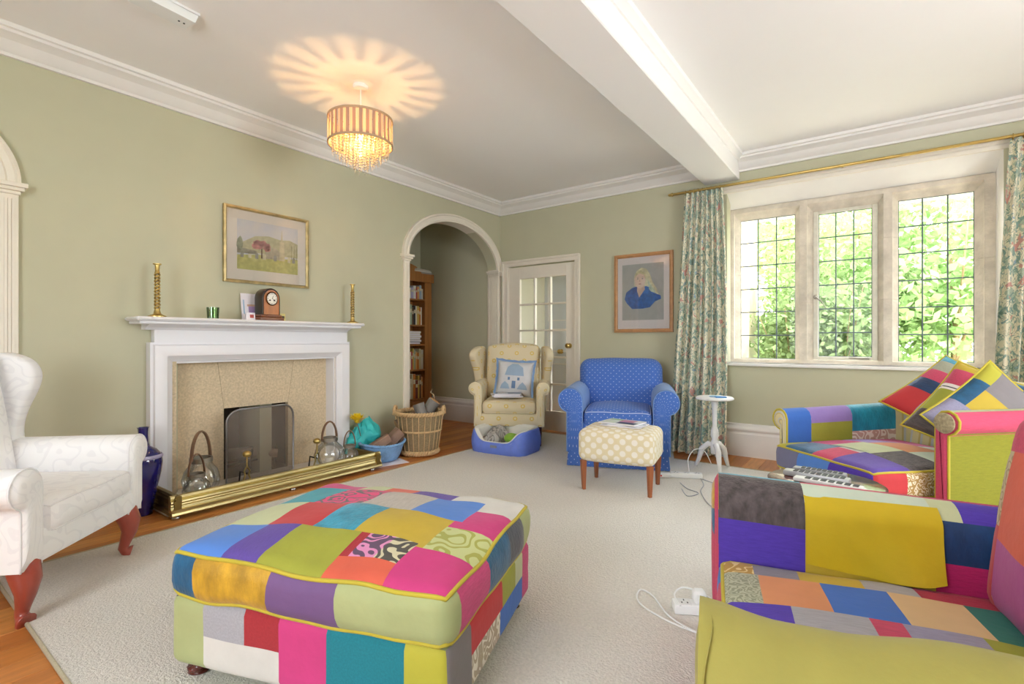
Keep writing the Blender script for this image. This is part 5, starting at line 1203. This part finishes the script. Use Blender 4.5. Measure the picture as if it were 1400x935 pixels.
# ------------------------------------------------------------------ vase
vs_ = thing('floor_vase', 'tall cobalt blue glazed vase beside the fireplace', 'vase', (.225, 1.175, .0))
M_COB = mat('cobalt_glaze', '#171560', .05, var=.45, vscale=9, coat=1.0)
MB().lathe([(0, .0), (.052, .0), (.05, .01), (.056, .06), (.075, .16), (.096, .26), (.104, .33), (.098, .375), (.07, .41), (.036, .43), (.028, .45), (.027, .52), (.03, .545), (.034, .55), (.026, .548), (.022, .5)], 36).build('vase_body', M_COB, vs_, 180)
MB().lathe([(.099, .352), (.1035, .358), (.1055, .366), (.0985, .378)], 36, cap=False).build('pale_band', mat('pale_glaze', '#a9a2c2', .15, var=.3, vscale=14), vs_, 180)
def vblotch(u, v): a = R(-95) + (u - .5) * .9; z = .255 + (v - .5) * .12 * math.sin(PI * min(1, max(0, u))); r = .0985 + (z - .255) * .1; return Vector((r * math.cos(a), r * math.sin(a), z))
mb = MB(); mb.sheet(vblotch, 10, 6); mb.build('flower_decoration', mat('peach_glaze', '#d8897a', .15, var=.2, vscale=20), vs_, 180)

# ------------------------------------------------------------------ white pedestal table
wt = thing('pedestal_table', 'small white tripod pedestal table in front of the floral curtain', 'side table', (2.85, 4.43, RZ))
M_WT = mat('chalky_white', '#e6e4e2', .6, var=.05, vscale=20)
MB().lathe([(0, .585), (.135, .585), (.15, .592), (.15, .602), (.14, .61), (0, .61)], 36).build('table_top', M_WT, wt, 40)
MB().lathe([(.03, .13), (.034, .2), (.03, .235), (.02, .25), (.034, .28), (.03, .33), (.018, .36), (.02, .5), (.028, .56), (.04, .586)], 18).build('pedestal', M_WT, wt, 180)
for k in range(3):
    a = R(-60) + k * 2 * PI / 3; c, s = math.cos(a), math.sin(a)
    MB().tube([(c * .0, s * .0, .19), (c * .05, s * .05, .21), (c * .105, s * .105, .16), (c * .13, s * .13, .07), (c * .155, s * .155, .008)], [.02, .024, .024, .018, .014], 8).build('leg', M_WT, wt, 180)
co = thing('coaster', 'pale blue coaster on the white pedestal table', 'coaster', (2.86, 4.42, RZ + .6105)); MB().lathe([(0, 0), (.05, 0), (.05, .006), (0, .006)], 24).build('pad', mat('pale_blue', '#9cc4e0', .5), co, 40)
ph_ = thing('phone', 'small blue handheld phone lying on the white pedestal table', 'phone', (2.91, 4.38, RZ + .6105), R(30)); MB().box((0, 0, .005), (.09, .045, .009), .003).build('handset', mat('blue_plastic', '#3c86c8', .4), ph_, 0)

# ------------------------------------------------------------------ power strips and cables
def strip(label, loc, rz, L, n):
    root = thing('power_strip', label, 'power strip', loc, rz); MB().box((0, 0, .019), (L, .062, .038), .006, seg=2).build('housing', M_WHITEPL, root, 40)
    for i in range(n):
        x = L * ((i + .5) / n - .5)
        sk = MB().box((x, 0, .0385), (.05, .05, .002)).build('socket', mat('socket_white', '#e2e4e4', .4), root, 0)
        for dx, dy in ((0, .012), (-.011, -.008), (.011, -.008)): MB().box((x + dx, dy, .0395), (.005, .009, .002) if dx else (.004, .011, .002)).build('pin_slot', M_BTN, sk, 0)
    return root
a, b = hz(928, 836), hz(985, 850)
s1 = strip('white extension block lying against the patchwork armchair front', (3.42, 2.075, RZ), R(30), .26, 3)
pl1 = thing('plug', 'white plug pushed into the extension block by the patchwork armchair', 'plug', (3.395, 2.06, RZ + .0395), R(30)); MB().box((0, 0, .025), (.05, .05, .05), .01).build('plug_body', M_WHITEPL, pl1, 40)
p = hz(938, 655); strip('white extension block behind the footstool near the curtain', (2.74, 4.02, RZ), R(25), .24, 3)
ad = thing('plug', 'white plug adaptor with red and green marks behind the footstool', 'plug', (2.60, 3.92, RZ), R(30)); MB().box((0, 0, .018), (.10, .05, .036), .008).build('plug_body', M_WHITEPL, ad, 40)
MB().box((-.03, -.0255, .02), (.012, .002, .012)).build('red_mark', mat('red_dot', '#c83c3c', .5), ad, 0); MB().box((-.048, -.0255, .02), (.012, .002, .012)).build('green_mark', mat('green_dot', '#3cae7c', .5), ad, 0)
def cable(label, pix, r=.0035, z=RZ + .004, m=M_WHITEPL, pts=None):
    P = pts or [hz(x, y, z) for x, y in pix]; Q = []
    for i in range(len(P) - 1):
        p0, p1, p2, p3 = P[max(0, i - 1)], P[i], P[i + 1], P[min(len(P) - 1, i + 2)]
        for k in range(6):
            t = k / 6; Q.append(.5 * ((2 * p1) + (p2 - p0) * t + (2 * p0 - 5 * p1 + 4 * p2 - p3) * t * t + (3 * p1 - p0 - 3 * p2 + p3) * t ** 3))
    Q.append(P[-1]); root = thing('cable', label, 'cable', (0, 0, 0)); MB().tube(Q, r, 6).build('lead', m, root, 180)
M_GCAB = mat('grey_cable', '#b4b6ba', .5)
cable('white cable looping on the rug around the extension block by the armchair', [(980, 872), (948, 862), (915, 842), (893, 815), (876, 806), (871, 818), (884, 832), (920, 852), (962, 868)])
cable('pale cable curving over the extension block by the patchwork armchair', [(930, 828), (922, 812), (935, 803), (962, 812), (985, 830)], z=RZ + .05)
cable('thin white cable coiled by the foot of the patchwork armchair', [(985, 868), (960, 876), (952, 888), (958, 905), (975, 912)], m=M_GCAB)
cable('grey cable running from the block behind the footstool towards the armchair', [(955, 650), (962, 662), (958, 672), (970, 690), (990, 702)], m=M_GCAB)
cable('pale grey cable lying loose behind the footstool', [(930, 660), (940, 668), (955, 674), (940, 678), (932, 668)], m=M_GCAB)
cable('short white cable from the block behind the footstool to the skirting', [(960, 655), (985, 663), (1010, 668)], m=M_GCAB)
cable('white lead arching up from the floor beside the pedestal table', None, pts=[Vector((2.76, 4.03, RZ + .05)), Vector((2.73, 4.10, RZ + .13)), Vector((2.75, 4.2, RZ + .19)), Vector((2.80, 4.30, RZ + .17)), Vector((2.83, 4.40, RZ + .05))])

# ------------------------------------------------------------------ curtains and rod
M_FLOR = pattern('floral_curtain_print', '#e6dfc6', floral, .85)
rodo = thing('curtain_rod', 'long brass curtain pole over the stone window', 'curtain rod')
RY, RZZ = 5.065, 2.575
MB().tube([(2.28, RY, RZZ), (5.6, RY, RZZ)], .0125, 12).build('pole', M_BRASS, rodo, 60)
MB().tube([(2.40, RY + .035, RZZ + .012), (5.6, RY + .035, RZZ + .012)], .006, 8).build('draw_rail', M_BRASS, rodo, 60)
MB().lathe([(.012, 0), (.02, .006), (.02, .014), (.012, .02), (.016, .03), (.012, .045), (0, .05)], 14, Matrix.Translation((2.285, RY, RZZ)) @ Matrix.Rotation(R(-90), 4, 'Y')).build('finial', M_BRASS, rodo, 60)
for x in (2.45, 3.72, 5.2): MB().tube([(x, RY, RZZ), (x, WY, RZZ)], .007, 8).build('bracket', M_BRASS, rodo, 60)
def curtain(label, x0t, x1t, x0b, x1b, nfold, amp_b, seed, yb=4.88):
    root = thing('curtain', label, 'curtain', (0, 0, 0), 0, None); zt, zb = 2.535, .018
    def fn(u, v):      # v 0 top .. 1 bottom
        ph = u * nfold * 2 * PI + .6 * math.sin(u * 9 + seed) ; x = lerp(lerp(x0t, x0b, v ** .8), lerp(x1t, x1b, v ** .8), u)
        am = lerp(.022, amp_b, min(1, v * 1.6)); y = lerp(5.062, yb, v ** 2.2) + am * math.sin(ph) * (.8 + .4 * noise.noise(Vector((u * 6, seed, v * 1.2)))) + .02 * noise.noise(Vector((u * 5, v * 3, seed)))
        x += .012 * math.cos(ph * .5 + v * 3) * v; return Vector((x, y, lerp(zt, zb, v)))
    nu = nfold * 14; mb = MB(); mb.sheet(fn, nu, 40, size=(1.5, 2.5)); cu = mb.build('drape', M_FLOR, root, 180)
    mb = MB(); mb.sheet(lambda u, v: fn(u, v * .03) + Vector((0, -.003, .022)), nu, 2, size=(1.5, .08)); mb.build('heading_tape', M_FLOR, root, 180)
    for i in range(nfold + 1):
        x = lerp(x0t, x1t, (i + .3) / (nfold + 1)); MB().tube([(x, RY + .019 * math.cos(a), RZZ - .006 + .022 * math.sin(a)) for a in [2 * PI * k / 14 for k in range(14)]], .0032, 6, closed=True).build('curtain_ring', M_BRASS, root, 180)
    return root
curtain('floral print curtain hanging beside the framed portrait', 2.40, 2.765, 2.29, 2.85, 8, .045, 1.0)
curtain('floral print curtain hanging behind the heap of scatter cushions', 4.735, 5.35, 4.61, 5.35, 10, .05, 5.0, 4.98)

# ------------------------------------------------------------------ bookcase in the alcove
bkx = -1.12
bc_ = thing('bookcase', 'honey pine bookcase with curved top standing in the arched alcove', 'bookcase', (0, 0, 0))
by0, by1 = 4.12, 5.03
sh_z = [.30, .70, 1.045, 1.31, 1.665, 1.90]
mb = MB(); mb.bb(-1.39, -1.37, by0, by1, 0, 2.0); mb.build('back_panel', M_PINE, bc_, 0)
for y0, y1 in ((by0, by0 + .07), (by1 - .13, by1)): MB().bb(-1.38, bkx, y0, y1, 0, 2.0, .003).build('side_panel', M_PINE, bc_, 0)
for z in sh_z[:-1]: MB().bb(-1.375, bkx - .004, by0 + .06, by1 - .12, z - .022, z, .002).build('shelf', M_PINE, bc_, 0)
MB().bb(-1.375, bkx + .01, by0, by1, 0, .275, .004).build('plinth', M_PINE, bc_, 0)
pol = [(by0 - .02, 1.90), (by1 + .02, 1.90), (by1 + .02, 2.02)] + [(lerp(by1 + .02, by0 - .02, t), 2.02 + .08 * math.sin(PI * t) - .03 * math.sin(3 * PI * t)) for t in [i / 14 for i in range(1, 14)]] + [(by0 - .02, 2.02)]
mb = MB(); mb.prism([(y, z) for y, z in pol], .03, Matrix(((0, -1, 0, bkx + .025), (1, 0, 0, 0), (0, 0, 1, 0), (0, 0, 0, 1))), 0); mb.build('pediment', M_PINE, bc_, 0)
MB().bb(-1.38, bkx + .0, by0, by1, 1.99, 2.015, .004).build('top_board', M_PINE, bc_, 0)
BC = ['#e4ddc8', '#b94a4a', '#3d4a66', '#d8d2c4', '#7a3f34', '#2f2f33', '#cfc59a', '#8a8f94', '#c9772f', '#e9e6e0', '#516b4e', '#d5b45a']
BC += ['#9fb4c8', '#c98f9a', '#5d4a7a', '#a8b89a', '#6a4f3a', '#2f8a6a', '#e0a86a', '#b8b2d0']
BN = ['cream', 'red', 'navy', 'ivory', 'maroon', 'black', 'straw', 'grey', 'orange', 'white', 'dark green', 'gold', 'pale blue', 'pink', 'violet', 'sage', 'brown', 'emerald', 'apricot', 'lilac']
SN = ['bottom shelf', 'second shelf up', 'middle shelf', 'fourth shelf up', 'top shelf']
def book(si, y, w, h, c, lean=0, n=0):
    z = sh_z[si] + .0005
    root = thing('book', '%s book standing on the %s of the pine bookcase' % (BN[c], SN[si]), 'book', (bkx - .02, y + w / 2, z), 0, 'books on the pine bookcase, %s' % SN[si])
    m = mat('spine_' + BN[c], BC[c], .6)
    mb = MB(); mb.bb(-.14, 0, -w / 2, w / 2, 0, h, .002); mb.build('cover', m, root, 0)
    MB().bb(0, .0008, -w / 2 + .003, w / 2 - .003, h * .6, h * .78).build('spine_band', mat('spine_label', '#d9cfae', .6), root, 0)
    MB().bb(-.135, -.002, -w / 2 + .002, w / 2 - .002, h, h + .0008).build('page_edge', M_PAPER, root, 0)
    return root
rb_ = random.Random(4)
for si, hmax in ((0, .35), (1, .30), (3, .31), (4, .2)):
    y = 4.35; bag = list(range(20)); rb_.shuffle(bag)
    while y < 4.86:
        w = rb_.uniform(.022, .045); h = hmax * rb_.uniform(.72, .97); c = bag.pop() if bag else 0
        if y + w > 4.89: break
        book(si, y, w, h, c); y += w + .0015
for k, (c, t) in enumerate(((2, .03), (7, .028), (0, .03), (9, .028), (3, .03), (0, .026))):
    root = thing('book', '%s book lying flat in the pile on the middle shelf of the bookcase' % ['navy', 'grey', 'thick cream', 'white', 'ivory', 'thin cream'][k], 'book', (bkx - .03, 4.68, sh_z[2] + .0006 + sum((.031, .029, .031, .029, .031, .027)[:k])), R(rb_.uniform(-3, 3)), 'books lying flat on the middle shelf')
    MB().bb(-.17, .01 + .01 * (k % 2), -.15, .16, 0, t, .002).build('cover', mat('spine_' + BN[c], BC[c], .6), root, 0)
    MB().bb(.0105 + .01 * (k % 2), .012 + .01 * (k % 2), -.14, .15, .004, t - .004).build('page_edge', M_PAPER, root, 0)
for k in range(3):
    root = thing('paper_pile', ['grey stack of papers lowest on top of the pine bookcase', 'white sheaf of papers midway in the pile on the bookcase top', 'loose curled paper uppermost on the pine bookcase'][k], 'papers', (-1.22, 4.86 - .01 * k, 2.0155 + .0655 * 0 + k * .0205), R(8 * k - 6))
    MB().bb(-.12, .13, -.17, .15, 0, .02, .003).build('sheets', mat('paper_grey_%d' % k, ['#a9a49a', '#d8d4cc', '#c6c0b4'][k], .8), root, 0)

# ------------------------------------------------------------------ pendant lamp
PX, PY = 1.107, 2.158
pd = thing('pendant_lamp', 'pleated drum pendant lamp with crystal drops on the ceiling', 'pendant lamp', (PX, PY, CZ))
MB().lathe([(0, 0), (.05, 0), (.052, -.012), (.044, -.024), (.01, -.03), (0, -.03)], 24).build('ceiling_rose', M_WHITEPL, pd, 40)
MB().tube([(0, 0, -.02), (0, 0, -.33)], .004, 8).build('flex', M_WHITEPL, pd, 60)
ZT, ZB, RS = -.245, -.415, .212
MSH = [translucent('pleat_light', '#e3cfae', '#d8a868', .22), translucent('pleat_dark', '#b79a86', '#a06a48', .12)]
NP = 32
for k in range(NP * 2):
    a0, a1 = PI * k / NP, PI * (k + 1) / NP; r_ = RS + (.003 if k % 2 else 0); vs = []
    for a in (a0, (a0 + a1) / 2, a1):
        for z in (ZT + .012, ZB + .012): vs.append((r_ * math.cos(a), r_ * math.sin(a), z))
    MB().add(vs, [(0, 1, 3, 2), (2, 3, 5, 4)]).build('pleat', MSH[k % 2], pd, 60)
for z in (ZT, ZB): MB().lathe([(RS - .002, z), (RS + .005, z), (RS + .005, z + .014), (RS - .002, z + .014), (RS - .002, z)], 64, cap=False).build('shade_band', mat('taupe_trim', '#b59c7c', .6), pd, 40)
mb = MB()
for k in range(3): a = k * 2 * PI / 3; mb.tube([(0, 0, -.30), (RS * math.cos(a), RS * math.sin(a), ZT + .005)], .003, 6)
mb.tube([(.16 * math.cos(t), .16 * math.sin(t), ZB + .03) for t in [2 * PI * i / 40 for i in range(40)]], .0025, 5, closed=True)
mb.build('spider_frame', mat('chrome', '#d8d8d8', .15, 1), pd, 60)
MB().lathe([(.012, -.30), (.016, -.31), (.016, -.345), (0, -.35)], 14).build('lamp_holder', M_WHITEPL, pd, 60)
MB().lathe([(0, -.405), (.02, -.402), (.03, -.385), (.03, -.37), (.018, -.35), (.012, -.345)], 18).build('bulb', glassy('bulb_glass', (1, .98, .94), .04), pd, 180)
MB().lathe([(0, -.378), (.008, -.375), (.0105, -.365), (.008, -.355), (0, -.352)], 10).build('filament', mat('lit_bulb', '#ffe2b0', .4, emit=('#ffca88', 850.0)), pd, 180)
M_CRY = glassy('crystal_glass', (.98, .95, .88), .2, .05, .3, '#f4e6cc')
bead = MB(); b = bmesh.new(); bmesh.ops.create_icosphere(b, subdivisions=1, radius=.0085); bead.bm(b)
M_STREAK = glassy('streak_crystal', (.9, .8, .6), .2, .05, .8, '#f0dcb8')
def crystals(rad, n, z0, z1, ph, m=M_CRY):
    for k in range(n):
        a = 2 * PI * k / n + ph; mb = MB(); z = z0
        while z > z1:
            mb.add([(v[0] + rad * math.cos(a), v[1] + rad * math.sin(a), v[2] + z) for v in bead.v], bead.f); z -= .0185
        mb.add([(rad * math.cos(a) + .004 * i, rad * math.sin(a) + .004 * j, z + .006) for i, j in ((1, 0), (0, 1), (-1, 0), (0, -1))] + [(rad * math.cos(a), rad * math.sin(a), z - .028)], [(0, 1, 4), (1, 2, 4), (2, 3, 4), (3, 0, 4), (3, 2, 1, 0)])
        mb.build('crystal_strand', m, pd, 0)
crystals(.10, 18, -.265, -.40, .05, M_STREAK); crystals(.185, 30, ZB + .02, ZB - .045, 0); crystals(.14, 22, ZB + .02, ZB - .075, .1); crystals(.095, 14, ZB + .02, ZB - .11, .2); crystals(.05, 8, ZB + .02, ZB - .15, .3)  # first ring, round the bulb, is added to cast streaks on the ceiling

# ceiling alarm box
al = thing('ceiling_sensor', 'white rectangular sensor box on the ceiling', 'sensor', (.985, 1.03, CZ), R(5))
mb = MB(); mb.add([(-.065, -.16, 0), (.065, -.16, 0), (.065, .14, 0), (-.065, .14, 0), (-.05, -.14, -.05), (.055, -.14, -.05), (.055, .125, -.05), (-.05, .125, -.05)], [(0, 1, 5, 4), (1, 2, 6, 5), (2, 3, 7, 6), (3, 0, 4, 7), (4, 5, 6, 7)]); mb.build('housing', M_WHITEPL, al, 0)
MB().bb(.068, .074, -.16, .14, -.012, 0).build('back_plate', M_WHITEPL, al, 0)
for y in (.07, .095): MB().lathe([(0, 0), (.005, 0), (.005, .003), (0, .003)], 10, Matrix.Translation((.0, y, -.053))).build('indicator', M_BTN, al, 0)

# ------------------------------------------------------------------ garden outside
mb = MB(); mb.bb(-30, 40, 5.66, 60, -.42, -.40); g = struct('ground', mb, mat('lawn', '#b3c48c', .95, var=.15, vscale=4)); 
mb = MB(); mb.bb(-3, 14, 5.7, 11.5, -.40, -.385); struct('bounce_terrace', mb, mat('bounce_gravel', '#cfc8b4', .95, var=.1, vscale=30))  # unseen pale strip added to bounce daylight up to the ceiling
wg = tag(thing('house_wing', 'pale stone wing of the house beyond the window', 'building', (0, 0, -.4)))
M_WST = mat('sunlit_stone', '#b5ab92', .9, var=.1, vscale=5, bump=.2, bscale=20)
MB().bb(-1.2, 2.42, 6.9, 8.6, 0, 5.2).build('wall', M_WST, wg, 0)
MB().bb(2.42, 2.50, 7.55, 7.62, 0, 4.2).build('buttress', M_WST, wg, 0)
mb = MB(); mb.prism([(7.75, 1.0), (8.3, 1.0), (8.3, 2.3), (8.2, 2.6), (8.02, 2.85), (7.85, 2.6), (7.75, 2.3)], .03, Matrix(((0, -1, 0, 2.455), (1, 0, 0, 0), (0, 0, 1, 0), (0, 0, 0, 1))), 0); mb.build('window', mat('wing_window', '#a59a80', .5), wg, 0)
mb = MB(); mb.bb(-1.3, 2.6, 6.8, 8.7, 5.2, 5.35); mb.build('roof', mat('slate_roof', '#8b8b8d', .8), wg, 0)
ob = thing('garden_wall', 'white painted garden wall seen through the window', 'wall', (0, 0, -.4)); MB().bb(.4, 2.95, 15.0, 15.25, 0, 3.3).build('masonry', mat('white_masonry', '#d8d6d0', .9), ob, 0); MB().bb(.35, 3.0, 14.96, 15.29, 3.3, 3.36).build('coping', M_WST, ob, 0)
def tree(name, label, loc, h, rx, rz_, n, leafm, size=.09, trunk=.06, zc=None, seed=0, holes=0.0):
    root = thing(name, label, 'tree', (loc[0], loc[1], -.4), 0, None); rg = random.Random(seed); zc = zc or h * .6
    MB().tube([(0, 0, 0), (.05, 0, h * .3), (-.04, .03, h * .7)], [trunk, trunk * .7, trunk * .3], 8).build('trunk', mat('tree_bark', '#8a7456', .9), root, 180)
    mb = MB()
    for i in range(5):
        a = rg.uniform(0, 6.28); MB().tube([(0, 0, h * .3), (math.cos(a) * rx * .4, math.sin(a) * rx * .4, h * .55), (math.cos(a) * rx * .75, math.sin(a) * rx * .75, h * .8)], [trunk * .4, trunk * .25, trunk * .1], 6).build('branch', MATS['tree_bark'], root, 180)
    vs = []; fs = []; cl = [(Vector((rg.gauss(0, .45), rg.gauss(0, .45), rg.gauss(0, .5))), rg.uniform(.12, .3)) for _ in range(46)]
    for i in range(n):
        c, s = cl[rg.randrange(len(cl))]; p = c + Vector((rg.gauss(0, s), rg.gauss(0, s), rg.gauss(0, s))); p = p if p.length < 1.25 else p * (1.25 * rg.random() ** .4 / p.length)
        p = Vector((p.x * rx, p.y * rx, p.z * rz_ + zc))
        if p.z < .02: continue
        d = Vector((rg.gauss(0, 1), rg.gauss(0, 1), rg.gauss(0, .7))).normalized(); e = d.cross(Vector((rg.gauss(0, 1), rg.gauss(0, 1), rg.gauss(0, 1)))).normalized(); L = size * rg.uniform(.7, 1.3)
        k = len(vs); vs += [p, p + d * L * .5 + e * L * .32, p + d * L, p + d * L * .5 - e * L * .32]; fs.append((k, k + 1, k + 2, k + 3))
    mb.add(vs, fs); o = mb.build('foliage', leafm, root, 0); o['kind'] = 'stuff'
    return root
ML1 = translucent('fresh_leaf', '#93ad78', '#a0bd7c', .45); ML2 = translucent('mid_leaf', '#7f9660', '#8ea868', .4); ML3 = translucent('blue_green_leaf', '#4a6a60', '#4f7468', .3); ML4 = translucent('hedge_leaf', '#7c9064', '#89a06c', .35)
tree('garden_tree', 'bright green leafy tree close outside beside the house', (4.72, 8.4), 4.0, 1.15, 1.7, 5200, ML1, .12, .05, 2.0, 1)
tree('garden_tree', 'fresh green tree standing behind the middle casement', (3.75, 9.3), 4.6, 1.2, 1.8, 5200, ML1, .12, .05, 2.4, 2)
tree('sapling', 'slender young tree with thin stems before the white garden wall', (2.85, 10.6), 4.4, .8, 1.1, 1500, ML2, .11, .03, 3.0, 3)
tree('sapling', 'thin garden sapling standing nearest the stone wing', (2.55, 9.6), 3.4, .45, .9, 800, ML2, .09, .025, 2.5, 9)
tree('conifer', 'dark blue-green conifer standing beyond the bright leafy tree', (7.6, 13.5), 4.6, 1.5, 2.2, 5000, ML3, .16, .12, 2.2, 4)
tree('shrub', 'dense leafy shrub growing beside the stone house wing', (3.0, 8.0), 2.4, .75, .8, 3000, ML4, .09, .03, 1.5, 5)
tree('shrub', 'dense twiggy shrub growing below the middle casement', (3.55, 8.0), 2.7, .8, .95, 3600, ML4, .09, .03, 1.75, 6)
tree('hedge', 'long clipped hedge in front of the white garden wall', (2.3, 12.6), 2.0, 1.6, .75, 6000, ML4, .12, .04, 1.1, 12)
tree('garden_tree', 'tall pale green tree rising far behind the garden wall', (1.6, 17.5), 7.0, 2.4, 2.6, 3500, ML2, .25, .12, 4.5, 7)
tree('garden_tree', 'broad green tree far behind between conifer and casement', (7.2, 19.0), 5.5, 2.6, 2.2, 4000, ML2, .25, .12, 3.0, 8)
